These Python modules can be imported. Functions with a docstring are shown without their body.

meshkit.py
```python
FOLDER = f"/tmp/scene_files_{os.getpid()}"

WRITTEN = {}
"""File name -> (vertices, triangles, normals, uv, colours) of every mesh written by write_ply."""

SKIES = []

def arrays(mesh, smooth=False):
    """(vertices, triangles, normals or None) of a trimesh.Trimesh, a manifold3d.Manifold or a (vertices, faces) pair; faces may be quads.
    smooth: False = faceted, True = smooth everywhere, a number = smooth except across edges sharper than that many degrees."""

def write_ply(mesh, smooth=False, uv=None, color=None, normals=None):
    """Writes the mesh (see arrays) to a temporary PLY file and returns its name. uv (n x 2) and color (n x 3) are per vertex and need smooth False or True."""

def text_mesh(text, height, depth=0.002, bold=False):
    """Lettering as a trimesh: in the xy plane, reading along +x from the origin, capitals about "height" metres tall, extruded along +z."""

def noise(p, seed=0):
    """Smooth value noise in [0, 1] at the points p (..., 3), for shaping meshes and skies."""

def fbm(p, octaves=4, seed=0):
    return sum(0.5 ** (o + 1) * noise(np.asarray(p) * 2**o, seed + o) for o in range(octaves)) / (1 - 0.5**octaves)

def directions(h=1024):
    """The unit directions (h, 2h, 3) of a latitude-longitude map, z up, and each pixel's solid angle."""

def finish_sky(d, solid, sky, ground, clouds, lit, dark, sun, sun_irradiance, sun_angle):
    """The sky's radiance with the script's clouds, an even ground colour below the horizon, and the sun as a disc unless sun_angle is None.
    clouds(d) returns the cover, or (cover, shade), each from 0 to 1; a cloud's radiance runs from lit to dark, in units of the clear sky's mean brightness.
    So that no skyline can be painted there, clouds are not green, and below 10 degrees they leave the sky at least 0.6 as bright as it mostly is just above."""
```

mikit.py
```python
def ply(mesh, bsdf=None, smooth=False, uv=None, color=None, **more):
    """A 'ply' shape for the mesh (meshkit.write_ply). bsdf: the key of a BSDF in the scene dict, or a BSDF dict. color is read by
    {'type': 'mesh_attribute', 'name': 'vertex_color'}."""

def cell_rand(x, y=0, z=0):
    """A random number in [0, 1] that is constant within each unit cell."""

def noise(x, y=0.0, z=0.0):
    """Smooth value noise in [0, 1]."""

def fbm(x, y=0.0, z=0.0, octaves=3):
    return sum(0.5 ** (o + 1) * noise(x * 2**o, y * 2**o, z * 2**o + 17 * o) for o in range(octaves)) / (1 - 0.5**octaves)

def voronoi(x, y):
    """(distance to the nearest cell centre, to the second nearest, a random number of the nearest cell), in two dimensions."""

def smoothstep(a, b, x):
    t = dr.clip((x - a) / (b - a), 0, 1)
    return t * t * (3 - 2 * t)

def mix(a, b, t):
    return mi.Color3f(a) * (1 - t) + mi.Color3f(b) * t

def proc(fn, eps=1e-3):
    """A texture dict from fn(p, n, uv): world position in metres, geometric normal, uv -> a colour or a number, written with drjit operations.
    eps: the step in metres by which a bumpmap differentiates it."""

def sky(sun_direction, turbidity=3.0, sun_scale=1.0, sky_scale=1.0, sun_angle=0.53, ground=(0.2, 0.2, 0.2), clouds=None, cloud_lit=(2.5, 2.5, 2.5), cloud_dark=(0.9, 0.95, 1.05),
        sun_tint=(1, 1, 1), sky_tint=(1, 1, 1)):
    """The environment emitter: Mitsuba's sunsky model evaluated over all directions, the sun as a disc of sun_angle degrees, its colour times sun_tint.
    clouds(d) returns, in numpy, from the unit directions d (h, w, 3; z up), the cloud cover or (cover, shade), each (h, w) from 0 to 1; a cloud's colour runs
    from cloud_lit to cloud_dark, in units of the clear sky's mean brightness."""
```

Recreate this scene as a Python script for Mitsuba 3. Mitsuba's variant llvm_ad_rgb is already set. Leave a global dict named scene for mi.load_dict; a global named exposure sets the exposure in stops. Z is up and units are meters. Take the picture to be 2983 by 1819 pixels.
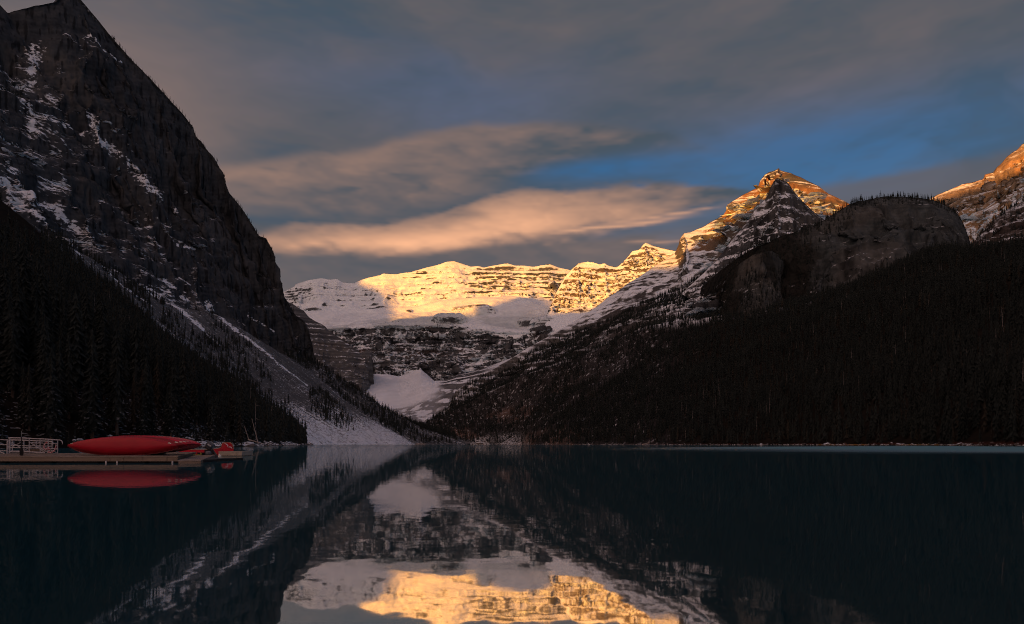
import math, random, numpy as np, trimesh, drjit as dr, mitsuba as mi, mikit, meshkit
from mikit import noise, fbm, smoothstep, mix
T = mi.ScalarTransform4f
RNG = np.random.default_rng(7)
random.seed(7)
scene, labels = {}, {}

# ------------------------------------------------------------------ camera, sky, exposure
EYE = 0.85
scene['camera'] = {'type': 'perspective', 'fov': 75.0, 'fov_axis': 'x', 'near_clip': 0.1, 'far_clip': 60000.0,
                   'principal_point_offset_x': 0.0, 'principal_point_offset_y': -0.2119,
                   'to_world': T().look_at(origin=[0, 0, EYE], target=[0, 100, EYE], up=[0, 0, 1])}
exposure = 2.8
SUN_AZ, SUN_EL = math.radians(35.0), math.radians(6.0)      # the sun stands behind and to the left, just above the eastern ridge
SUN = np.array([-math.sin(SUN_AZ) * math.cos(SUN_EL), -math.cos(SUN_AZ) * math.cos(SUN_EL), math.sin(SUN_EL)])


def sst(a, b, x):
    t = np.clip((x - a) / (b - a), 0, 1)
    return t * t * (3 - 2 * t)


def clouds(d):
    """Layered lenticular cloud over the range: cover and shade from azimuth, elevation and noise."""
    az, el = np.degrees(np.arctan2(d[..., 0], d[..., 1])), np.degrees(np.arcsin(np.clip(d[..., 2], -1, 1)))
    n1 = meshkit.fbm(d * [5, 5, 13] + 2.5 * meshkit.fbm(d * [3, 3, 6], 2, 21)[..., None], 5, 3) - .5
    n2 = meshkit.fbm(d * [14, 14, 38] + 7 + 4 * n1[..., None], 4, 9) - .5
    n3 = meshkit.fbm(d * [2.2, 2.2, 5] + 3, 3, 5) - .5
    n4 = meshkit.fbm(d * [40, 40, 130] + 1, 3, 12) - .5
    ew = el + n2 * 1.1 + n4 * .5
    line = lambda pts, x: np.interp(x, [p[0] for p in pts], [p[1] for p in pts])
    # high grey sheet
    cover = np.clip(.99 + n3 * .20 + n1 * .20 + n2 * .11 + n4 * .05, .0, .985)
    shade = np.clip(.98 - n3 * .10 - n1 * .13 - n2 * .05 - n4 * .018 - .10 * np.exp(-((az + 31) / 9) ** 2 - ((el - 24) / 7) ** 2), 0, 1)
    # thinner towards the right, where blue shows
    hole = np.exp(-((az - 25) / 15) ** 2 - ((el - 21.0) / 3.4) ** 2) + .85 * np.exp(-((az - 6) / 7) ** 2 - ((el - 22.3) / .8) ** 2) \
        + .3 * np.exp(-((az + 5 + 20 * n3) / 14) ** 2 - ((el - 28.5 + 6 * n1) / 2.6) ** 2) + .7 * np.exp(-((az - 11) / 6) ** 2 - ((el - 15.8) / 1.1) ** 2)
    cover *= 1 - np.clip(.70 * hole * (1 + n1 * 1.2 + n2 * .9 + n4 * .5), 0, .64)
    # middle cloud, dull pink
    up = line([(-40, 18.6), (-27.4, 20.2), (-23.3, 21.2), (-18.3, 22.5), (-12.4, 23.5), (-10, 24.4), (-6.5, 25.1), (-2.9, 25.8), (2.4, 26), (9.5, 25.3), (13.6, 24.4), (17.9, 22.8), (40, 20)], az)
    lo = line([(-40, 17.4), (-23.3, 17.6), (-20.2, 17.8), (-15.1, 18), (-10.7, 18.6), (-5.4, 19.8), (-1.1, 21), (2.4, 22.2), (9.5, 23.2), (13.6, 23.6), (17.9, 22.8), (40, 20)], az)
    m = sst(.25, -.75, ew - up) * sst(-.8, 1.2, el - lo + n1) * sst(24, 12, az)
    s = .86 + .005 * np.clip(az + 20, 0, 40) - n1 * .18 - n2 * .18 - n4 * .10 - .04 * sst(up - 3.5, up - .6, el)
    cover = cover + (1 - cover) * m * .96
    shade = shade * (1 - m) + np.clip(s, .55, 1) * m
    # purple-grey bank under the bright cloud, down to the crests
    m = sst(17.7, 16.6, el + n2 * 1.2) * sst(24, 12, az + n1 * 10)
    cover = cover + (1 - cover) * m * .99
    shade = shade * (1 - m) + (.925 - n1 * .12 - n2 * .10 - n4 * .04) * m
    # grey-pink band right of the far peak
    m = sst(19.8, 19.0, ew * .5 + el * .5) * sst(16.5, 17.6, el) * sst(20, 25, az) * .75
    cover = cover + (1 - cover) * m
    shade = shade * (1 - m) + (.945 - n1 * .06) * m
    # the bright lens of peach cloud
    up = line([(-30, 15.2), (-22.7, 15.6), (-20.4, 16.6), (-18, 17.6), (-15.2, 17.8), (-10.8, 18), (-7.7, 18.7), (-5.4, 19.2), (-2.4, 20.3), (.7, 20.9), (7.7, 21), (10.8, 21.2), (14.7, 21), (18.2, 20.2), (21.1, 19.2), (30, 19)], az)
    lo = line([(-30, 15.2), (-22.7, 15.2), (-16.7, 15.7), (-10.8, 16.1), (-7.7, 16.3), (-4.8, 16.6), (-1.6, 17.3), (4.6, 17.6), (9.5, 18.3), (14.7, 18.9), (18.2, 19.1), (21.1, 19.1), (30, 19)], az)
    m = sst(.15, -.5, el + n2 * 1.0 + n4 * .8 - up) * sst(-1.0, .35, el - lo + n1 * 1.1 + n2 * .9 + n4 * .4) * sst(-24, -20, az) * sst(23, 18, az)
    f = np.clip((el - lo) / np.maximum(up - lo, .4), 0, 1)
    bright = np.exp(-((az + 8) / 13) ** 2) * np.exp(-((f - .15) / .5) ** 2)
    s = .75 - .57 * bright - .10 * np.exp(-((az - 6) / 10) ** 2) * sst(1, .2, f) - n1 * .34 - n2 * .34 - n4 * .22 + .20 * sst(3, 17, az)
    cover = cover + (1 - cover) * m * .98
    shade = shade * (1 - m) + np.clip(s, 0, 1) * m
    # thin lit streaks
    for (a0, e0, a1, e1, w, k) in ((2.0, 17.3, 16.5, 18.5, .16, .8), (8, 18.2, 19, 18.9, .08, .6), (9, 16.6, 17, 16.2, .14, .35)):
        t = np.clip((az - a0) / (a1 - a0), 0, 1)
        m = k * np.exp(-((el + n2 * .5 - (e0 + (e1 - e0) * t)) / w) ** 2) * sst(0, .25, t) * sst(1, .6, t)
        cover = cover + (1 - cover) * m
        shade = shade * (1 - m) + .35 * m
    shade = 1 - (1 - np.clip(shade, 0, 1)) * .52
    # towards the rising sun, behind, the broken cloud is lit through and the sheet glows
    c = d @ SUN
    back = sst(0, .75, c)
    # overhead and round to the right the sheet is broken, as in the blue gap
    gaps = np.clip(sst(36, 60, el) + sst(38, 70, az) * sst(150, 110, az), 0, 1)
    cover = cover * (1 - gaps * np.clip(.45 - n1 * 1.2 - n3, 0, .9))
    cover = cover * (1 - back) + back * np.clip(.32 + n1 * .8 + n3 * .5, 0, .95)
    shade = shade * (1 - back) + back * np.clip(.06 - n1 * .5 - .1 * sst(.5, 1, c), 0, 1)
    return cover, shade


scene['sky'] = mikit.sky(SUN, turbidity=3.0, sun_scale=1.5, sky_scale=1.0, sun_tint=(1.0, .73, .45), sky_tint=(.13, .46, .95), ground=(.08, .08, .09),
                         clouds=clouds, cloud_lit=np.array([1.52, .72, .35]) * 10, cloud_dark=np.array([.051, .067, .085]) * 10)


# ------------------------------------------------------------------ helpers
def tag(key, label=None, category=None, group=None, kind=None):
    labels[key] = {k: v for k, v in (('label', label), ('category', category), ('group', group), ('kind', kind)) if v}


def numbered(key):
    if key not in scene and not any(k == key or k.startswith(key + '__') for k in scene) and key not in labels:
        return key
    n = 1
    while f'{key}_{n:03d}' in scene or f'{key}_{n:03d}' in labels:
        n += 1
    return f'{key}_{n:03d}'


def obj(key, mesh, bsdf, smooth=False, uv=None, **more):
    key = numbered(key)
    scene[key] = mikit.ply(mesh, bsdf, smooth=smooth, uv=uv, **more)
    return key


FOC, CX, HZ = 1605.0, 1232.0, 1070.0         # survey sheet: bearings and heights read off at this scale


def at(px, py, Y):
    return np.array([(px - CX) / FOC * Y, Y, EYE + (HZ - py) / FOC * Y])


def P(s, px, py, Y):
    return (s, *at(px, py, Y))


def sight(p):
    p = np.asarray(p)
    return CX + FOC * p[..., 0] / p[..., 1], HZ - FOC * (p[..., 2] - EYE) / p[..., 1]


def inside(px, py, poly):
    poly = np.asarray(poly, float)
    r = np.zeros(np.shape(px), bool)
    j = len(poly) - 1
    for i in range(len(poly)):
        (xi, yi), (xj, yj) = poly[i], poly[j]
        c = ((yi > py) != (yj > py)) & (px < (xj - xi) * (py - yi) / (yj - yi + 1e-12) + xi)
        r ^= c
        j = i
    return r


class Surf:
    """A hillside lofted between contour lines (crest first), each a list of (s, x, y, z)."""

    def __init__(self, rows, s, counts, crest=1, ease=None):
        s = np.asarray(s, float)
        R = np.array([[np.interp(s, [p[0] for p in sorted(r)], [p[k] for p in sorted(r)]) for k in (1, 2, 3)] for r in rows]).transpose(0, 2, 1)
        V, t = [], []
        for i, c in enumerate(counts):
            f = np.arange(c) / c
            if ease and ease.get(i):
                f = f ** ease[i]
            V.append(R[i][None] * (1 - f)[:, None, None] + R[i + 1][None] * f[:, None, None])
            t.append(i + f)
        V.append(R[-1][None])
        t.append([len(rows) - 1.0])
        self.V, self.t, self.s, self.crest = np.concatenate(V), np.concatenate(t), s, crest

    def normals(self):
        du, dv = np.gradient(self.V, axis=1), np.gradient(self.V, axis=0)
        n = np.cross(du, dv)
        n /= np.linalg.norm(n, axis=-1, keepdims=True) + 1e-9
        return n * np.where(n[..., 2:].mean() < 0, -1, 1)

    def fade(self, k=6.0, floor=.12):
        """Small at the crest, so that the outline of the ridge stays; full on the face."""
        return np.clip(np.abs(self.t - self.crest) * k, floor, 1)[:, None]

    def rough(self, scale, amp, octaves=4, seed=0, stretch=(1, 1, 1), ridged=False, k=6.0, floor=.12, weight=1.0):
        n = meshkit.fbm(self.V / (np.array(stretch) * scale), octaves, seed)
        n = (1 - np.abs(2 * n - 1)) - 1.0 if ridged else n - .5          # ridged: gullies are cut into the face, nothing is heaped on it
        self.V = self.V + self.normals() * (n * amp * weight * self.fade(k, floor))[..., None]
        return self

    def terrace(self, step, amount=.8, cliff=.6, warp=30, wscale=400, tilt=(0, 0), seed=5, weight=1.0, k=6.0):
        n = self.normals()
        h = np.hypot(n[..., 0], n[..., 1])
        cot = np.clip(np.abs(n[..., 2]) / np.maximum(h, .05), 0, 1.8)
        zz = (self.V[..., 2] + tilt[0] * self.V[..., 0] + tilt[1] * self.V[..., 1] + warp * (meshkit.fbm(self.V / [wscale, wscale, wscale * 3], 3, seed) - .5)) / step
        f = zz - np.floor(zz)
        cl = cliff + .25 * (meshkit.noise(np.stack([np.floor(zz), zz * 0, zz * 0], -1), seed + 1) - .5)
        g = np.clip((f - cl) / (1 - cl), 0, 1)
        d = (g - f + cl) * step * cot * amount * weight * self.fade(k, 0)
        self.V[..., 0] -= n[..., 0] / np.maximum(h, .05) * d
        self.V[..., 1] -= n[..., 1] / np.maximum(h, .05) * d
        return self

    def bump_at(self, c, r, out):
        q = np.linalg.norm((self.V - c) / r, axis=-1)
        w = np.clip(1 - q, 0, 1)
        self.V = self.V + self.normals() * (out * sst(0, .35, w))[..., None]
        return self

    def on(self, px, py):
        """The point of the face seen in that bearing."""
        x, y = sight(self.V)
        q = np.hypot(x - px, y - py)
        q[:np.searchsorted(self.t, self.crest)] = 1e9
        near_ = q < max(3.0, q.min() + .5)
        i = np.argmin(np.where(near_, self.V[..., 1], 1e9))          # the nearest of the folds seen there
        return self.V.reshape(-1, 3)[i]

    def mesh(self):
        nv, nu = self.V.shape[:2]
        i = np.arange(nv * nu).reshape(nv, nu)
        a, b, c, d = i[:-1, :-1].ravel(), i[:-1, 1:].ravel(), i[1:, 1:].ravel(), i[1:, :-1].ravel()
        f = np.vstack([np.stack([a, b, c], 1), np.stack([a, c, d], 1)])
        v = self.V.reshape(-1, 3)
        n = np.cross(v[f[:, 1]] - v[f[:, 0]], v[f[:, 2]] - v[f[:, 0]])
        return v, (f[:, ::-1] if n[:, 2].sum() < 0 else f)

    def build(self, key, bsdf):
        v, f = self.mesh()
        uv = np.stack(np.broadcast_arrays(self.s[None, :], self.t[:, None]), -1).reshape(-1, 2)
        k = obj(key, (v, f), bsdf, smooth=True, uv=uv)
        tag(k, kind='structure')
        return k


# ------------------------------------------------------------------ materials of the land
def diffuse_proc(key, fn, eps=1e-3):
    scene[key] = {'type': 'twosided', 'bsdf': {'type': 'diffuse', 'reflectance': mikit.proc(fn, eps)}}
    return key


SNOW = (.77, .87, .92)


def seg_mask(p, segs):
    """Nearness to lines of drifted snow, each (a, b, radius)."""
    m = mi.Float(-3)
    for a, b, r in segs:
        ab = np.asarray(b, float) - np.asarray(a, float)
        L = float(ab @ ab) + 1e-6
        q = p - mi.Point3f(*map(float, a))
        t = dr.clip((q.x * float(ab[0]) + q.y * float(ab[1]) + q.z * float(ab[2])) / L, 0, 1)
        dx, dy, dz = q.x - t * float(ab[0]), q.y - t * float(ab[1]), q.z - t * float(ab[2])
        m = dr.maximum(m, 1 - dr.sqrt(dx * dx + dy * dy + dz * dz) / (float(r) * (1.25 - .6 * t)))
    return m


def spot_mask(p, spots):
    m = mi.Float(-9)
    for c, r in spots:
        q = dr.sqrt(dr.square((p.x - float(c[0])) / float(r[0])) + dr.square((p.y - float(c[1])) / float(r[1])) + dr.square((p.z - float(c[2])) / float(r[2])))
        m = dr.maximum(m, 1 - q)
    return m
# ------------------------------------------------------------------ the land
# 1. the left mountain: cliff above talus above the shore; slices across the valley, s = distance up the lake
crest_px = [(1400, 0, 12), (1410, 20, 34), (1420, 60, 20), (1435, 100, 10), (1450, 130, 2), (1470, 155, -28), (1490, 180, -25), (1500, 196, 0), (1530, 231, 42), (1560, 269, 88), (1595, 327, 154), (1620, 369, 196),
            (1650, 400, 231), (1680, 439, 273), (1700, 466, 308), (1704, 471, 327), (1730, 512, 377), (1742, 539, 419), (1750, 550, 462), (1765, 581, 500), (1780, 616, 554), (1788, 625, 569), (1792, 639, 572),
            (1797, 654, 596), (1801, 662, 615), (1806, 660, 669), (1818, 677, 703), (1825, 693, 730), (1832, 712, 761), (1838, 731, 773), (1844, 745, 805), (1850, 757, 862)]
crest = [(-400, -1500, -400, 620), (300, -1350, 300, 720), (900, -1290, 900, 850), (1200, -1180, 1200, 890), (1330, -1085, 1330, 905)] + [P(s, px, py, s) for s, px, py in crest_px] + [(1900, -640, 1930, 240), (2100, -820, 2130, 215), (2600, -1200, 2600, 260)]
back = [(s, x - 900, y + (500 if s > 1300 else 0), 100) for s, x, y, z in crest]
base = [(-400, -640, -400, 330), (136, -560, 136, 325), (300, -565, 300, 325), (500, -600, 500, 328), P(900, 0, 470, 900), P(1050, 130, 560, 1050), P(1200, 260, 640, 1200), P(1330, 390, 715, 1330), P(1480, 505, 738, 1480),
        P(1600, 603, 803, 1600), P(1750, 692, 852, 1750), P(1850, 757, 868, 1850), (1900, -600, 1900, 215), (2100, -740, 2100, 180), (2600, -1100, 2600, 200)]
shore = [(-400, -150, -400, -1.5), (100, -104, 100, -1.5), (136, -100, 136, -1.5), (175, -90, 175, -1.5), (215, -92, 215, -1.5), (300, -118, 300, -1.5), (500, -171, 500, -1.5), (800, -247, 800, -1.5), (900, -272, 900, -1.5),
         (1050, -318, 1050, -1.5), (1200, -310, 1200, -1.5), (1330, -285, 1330, -1.5), (1480, -250, 1480, -1.5), (1600, -241, 1600, -1.5), (1680, -238, 1680, -1.5), (1750, -190, 1750, -1.5), (1850, -140, 1850, -1.5), (1900, -120, 1920, 1), (2100, -120, 2100, 25), (2600, -300, 2600, 70)]
deep = [(s, x + 25, y, -14) for s, x, y, z in shore]
mid = []
for s_ in (-400, 136, 300, 500, 900, 1050, 1200, 1330, 1480, 1600, 1750, 1850, 1900, 2100, 2600):
    b_ = [np.interp(s_, [p[0] for p in base], [p[k] for p in base]) for k in (1, 2, 3)]
    h_ = [np.interp(s_, [p[0] for p in shore], [p[k] for p in shore]) for k in (1, 2, 3)]
    mid.append((s_, *[b_[k] * .45 + h_[k] * .55 - (22 if k == 2 else 0) for k in range(3)]))
s_left = np.concatenate([np.linspace(-400, 120, 14), np.linspace(120, 700, 90)[1:], np.linspace(700, 1400, 150)[1:], np.linspace(1400, 1860, 300)[1:], np.linspace(1860, 2600, 50)[1:]])
left = Surf([back, crest, base, mid, shore, deep], s_left, [12, 300, 110, 110, 8], crest=1)
wcliff = sst(2.15, 1.9, left.t)[:, None]
left.rough(150, 90, 4, 11, (1, 1, 2.6), ridged=True, weight=wcliff, k=4)
left.rough(40, 26, 4, 12, (1, 1, 5), ridged=True, weight=wcliff, k=5)
left.terrace(46, .4, .6, 40, 300, (-.25, -.12), 21, weight=wcliff)
left.rough(14, 3.5, 3, 14, (1, 1, 2.5), weight=.35 + .65 * wcliff, floor=.5)
left.rough(22, 11, 3, 15, (1, 1, 1.6), weight=wcliff, floor=1.0)
left.rough(60, 9, 4, 13, weight=1 - wcliff)
G = lambda pts, r: [(left.on(*a), left.on(*b), r) for a, b in zip(pts[:-1], pts[1:])]
gully = G([(83, 115), (77, 200)], 13.6) + G([(65, 254), (83, 292), (73, 319)], 10.9) + G([(219, 281), (239, 335), (262, 354), (327, 404)], 10.2) + G([(150, 292), (200, 320), (262, 356)], 8.2) + G([(343, 431), (365, 455), (390, 475), (425, 508)], 10.2) \
    + G([(20, 445), (80, 470), (130, 500), (190, 560)], 12.0) + G([(30, 480), (95, 520), (150, 570), (200, 620)], 11.0) + G([(360, 700), (420, 735), (470, 775), (530, 830)], 12.2) + G([(505, 737), (545, 775), (600, 815), (680, 880), (740, 925)], 13.6) \
    + G([(250, 640), (300, 690), (360, 730)], 10.2) + G([(218, 84), (268, 130), (295, 150)], 6.1) + G([(600, 760), (660, 800), (720, 845)], 4.8) + G([(430, 590), (470, 600)], 4.8)


def left_tex(p, n, uv):
    nz, t = dr.abs(n.z), uv.y
    a = fbm(p.x / 55, p.y / 55, p.z / 90, 4)
    b = fbm(p.x / 6, p.y / 6, p.z / 4, 3)
    c = fbm(p.x / 140 + 5, p.y / 140, p.z / 160, 3)
    v = noise(p.x / 7 + 3, p.y / 7, p.z / 60) * .6 + noise(p.x / 2.6, p.y / 2.6, p.z / 12) * .4
    bed = noise(p.x / 300, p.y / 300, (p.z - .25 * p.x - .12 * p.y + 20 * a) / 5.5)
    rock = mix((.018, .024, .030), (.092, .106, .114), dr.clip(a * .8 + v * .6 + b * .4 + bed * .35 - .62, 0, 1))
    rock = mix(rock, (.108, .104, .09), .4 * smoothstep(.56, .72, c) * smoothstep(.3, .7, v))
    rock = rock * (1 - .55 * smoothstep(.60, .78, noise(p.x / 4.5 + 9, p.y / 4.5, p.z / 55)) * smoothstep(.75, .45, nz))
    scree = mix((.058, .066, .07), (.145, .162, .168), b * .8 + .2 * a)
    ground = mix(rock, scree, smoothstep(1.95, 2.1, t))
    y = p.y
    left_part = smoothstep(1560, 1380, y)
    patch = smoothstep(.42, .62, fbm(p.x / 70 + 3, p.y / 70, p.z / 110, 3))
    cliff_snow = smoothstep(.70, .88, nz + (b - .5) * .45 + (a - .5) * .3 - .22 + .36 * left_part * (.35 + .65 * patch) + .14 * patch)
    streak = noise(p.x / 60 + p.y / 5, p.y / 4.5, p.z / 60)
    s2 = noise(p.x / 70 + 4, p.y / 2.6, p.z / 70)
    d2 = fbm(p.x / 2.6, p.y / 2.6, p.z / 2.0, 2)
    scree = scree * (.55 + .9 * s2)
    ground = mix(rock, scree, smoothstep(1.95, 2.1, t))
    fan = smoothstep(930, 1060, y) * smoothstep(1720, 1620, y)
    low = smoothstep(105, 20, p.z + (streak - .5) * 90 + (a - .5) * 90)
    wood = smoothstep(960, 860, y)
    fl = smoothstep(.66, .76, fbm(p.x / 1.1, p.y / 1.4, p.z / .4, 2) + .25 * (a - .5)) * smoothstep(34, 6, p.z)
    talus_snow = smoothstep(.40, .66, b * .35 + d2 * 1.0 + streak * .30 + s2 * .24 - .60 + .06 * fan + fan * (low * .48 - .10) - .10 + smoothstep(.55, .7, a) * .12) * (1 - wood) + .4 * wood * fl
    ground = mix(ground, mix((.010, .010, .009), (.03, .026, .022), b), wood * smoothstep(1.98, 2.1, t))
    g = seg_mask(p, gully)
    snow = cliff_snow * (1 - smoothstep(1.97, 2.05, t)) + talus_snow * smoothstep(1.97, 2.05, t)
    snow = dr.maximum(snow, smoothstep(.1, .42, g * .8 + (b - .5) * 2.2 + (v - .5) * 1.2 + (a - .5) * .9 + (nz - .45) * .7 * smoothstep(2.05, 1.95, t) - .05))
    return mix(ground, SNOW, snow)


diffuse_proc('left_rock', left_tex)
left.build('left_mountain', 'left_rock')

# 2. the snow peak and its glaciers at the head of the valley; s = bearing
vc = [(560, 740), (640, 715), (678, 704), (708, 690), (712, 684), (743, 675), (773, 670), (795, 674), (811, 672), (824, 680), (852, 682), (869, 674), (890, 668), (914, 663), (922, 659), (954, 660), (988, 655), (1022, 646), (1053, 638), (1073, 631), (1093, 629),
      (1114, 636), (1134, 643), (1150, 641), (1165, 645), (1185, 640), (1203, 637), (1220, 634), (1240, 640), (1262, 640), (1284, 643), (1305, 639), (1322, 636), (1345, 645), (1373, 651), (1420, 655), (1600, 670), (1800, 700)]
vcrest = [P(px, px, py, 5400) for px, py in vc]
vback = [(s, x, y + 1800, 500) for s, x, y, z in vcrest]
vface = [P(*q) for q in ((560, 560, 790, 5000), (640, 640, 765, 5000), (700, 700, 752, 5000), (800, 800, 742, 5000), (900, 900, 741, 5000), (1000, 1000, 736, 5000), (1060, 1060, 722, 5000), (1150, 1150, 712, 5000), (1250, 1250, 712, 5000), (1330, 1330, 725, 5000), (1420, 1420, 740, 5000), (1800, 1800, 760, 5000))]
vshelf = [P(*q) for q in ((560, 560, 810, 4650), (700, 700, 795, 4650), (790, 790, 778, 4600), (880, 880, 770, 4560), (1000, 1000, 768, 4500), (1070, 1070, 766, 4480), (1150, 1150, 770, 4480), (1250, 1250, 775, 4450), (1330, 1330, 775, 4400), (1420, 1420, 765, 4400), (1800, 1800, 790, 4400))]
vlip = [P(*q) for q in ((560, 560, 830, 4560), (700, 700, 810, 4560), (790, 790, 796, 4500), (880, 880, 789, 4450), (1000, 1000, 788, 4400), (1070, 1070, 785, 4380), (1120, 1120, 792, 4350), (1200, 1200, 800, 4300), (1290, 1290, 800, 4200), (1420, 1420, 790, 4150), (1800, 1800, 800, 4150))]
vfoot = [P(*q) for q in ((560, 560, 910, 4050), (780, 780, 903, 4050), (906, 906, 898, 4050), (935, 935, 900, 4050), (960, 960, 904, 4050), (985, 985, 897, 4060), (1012, 1012, 887, 4080), (1030, 1030, 902, 4050), (1045, 1045, 917, 4000), (1075, 1075, 915, 3950), (1100, 1100, 902, 3950), (1125, 1125, 898, 3950), (1160, 1160, 888, 3900), (1250, 1250, 855, 3850), (1400, 1400, 800, 3800), (1800, 1800, 800, 3800))]
vtongue = [P(*q) for q in ((560, 560, 1000, 3000), (880, 880, 975, 3000), (964, 964, 978, 3000), (1000, 1000, 965, 3000), (1030, 1030, 946, 3050), (1060, 1060, 930, 3150), (1100, 1100, 922, 3200), (1160, 1160, 900, 3300), (1260, 1260, 862, 3400), (1400, 1400, 810, 3400), (1800, 1800, 810, 3400))]
vfloor = [P(*q) for q in ((560, 560, 1040, 2450), (880, 880, 1010, 2450), (964, 964, 1000, 2450), (1046, 1046, 1008, 2450), (1100, 1100, 985, 2450), (1200, 1200, 960, 2450), (1800, 1800, 900, 2450))]
vhead = [P(*q) for q in ((560, 560, 1062, 2080), (964, 964, 1058, 2080), (1030, 1030, 1050, 2080), (1060, 1060, 1050, 2080), (1100, 1100, 1050, 2080), (1200, 1200, 1040, 2080), (1800, 1800, 1000, 2080))]
vshore = [(s, (s - CX) / FOC * 1905, 1905, -1.5) for s in (560, 964, 1030, 1100, 1200, 1800)]
s_v = np.concatenate([np.linspace(560, 660, 12), np.linspace(660, 1430, 420)[1:], np.linspace(1430, 1800, 14)[1:]])
vic = Surf([vback, vcrest, vface, vshelf, vlip, vfoot, vtongue, vfloor, vhead, vshore], s_v, [6, 170, 40, 26, 190, 60, 30, 26, 20], crest=1)
tv = vic.t[:, None]
wup, wlow = sst(2.1, 1.9, tv) * sst(.95, 1.05, tv), sst(3.8, 4.05, tv) * sst(5.05, 4.9, tv)
right_band = sst(1100, 1160, vic.s)[None]
vic.rough(420, 170, 4, 31, (1, 1, 1.4), ridged=True, weight=wup * .8 + wlow * .9, k=4)
vic.rough(500, 130, 3, 32, weight=sst(2, 2.3, tv) * sst(4, 3.8, tv))
vic.terrace(52, .85, .62, 60, 900, (.02, 0), 33, weight=wup * (.45 + .55 * right_band))
vic.terrace(88, .5, .6, 90, 420, (-.05, 0), 38, weight=wlow)
vic.terrace(29, .95, .62, 60, 380, (-.04, 0), 34, weight=wlow * (.4 + .6 * meshkit.fbm(vic.V / 260, 3, 39)))
vic.rough(170, 90, 4, 28, (1, 1, 2.2), ridged=True, weight=wlow)
vic.rough(90, 44, 4, 35, (1, 1, 2.6), ridged=True, weight=wup * .7 + wlow)
vic.rough(28, 4, 3, 36, weight=.3 + wlow, floor=.2)
vic.rough(170, 24, 3, 27, ridged=True, weight=sst(2.05, 2.3, tv) * sst(4, 3.8, tv))
vic.rough(70, 26, 4, 30, (2.2, 1, 1), ridged=True, weight=sst(2.05, 2.3, tv) * sst(4, 3.8, tv))
vic.rough(26, 14, 3, 29, (1, 1, 2), ridged=True, weight=sst(2.9, 3.2, tv) * sst(4.05, 3.95, tv))
vic.rough(150, 22, 4, 37, weight=sst(5.9, 6.2, tv))
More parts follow.
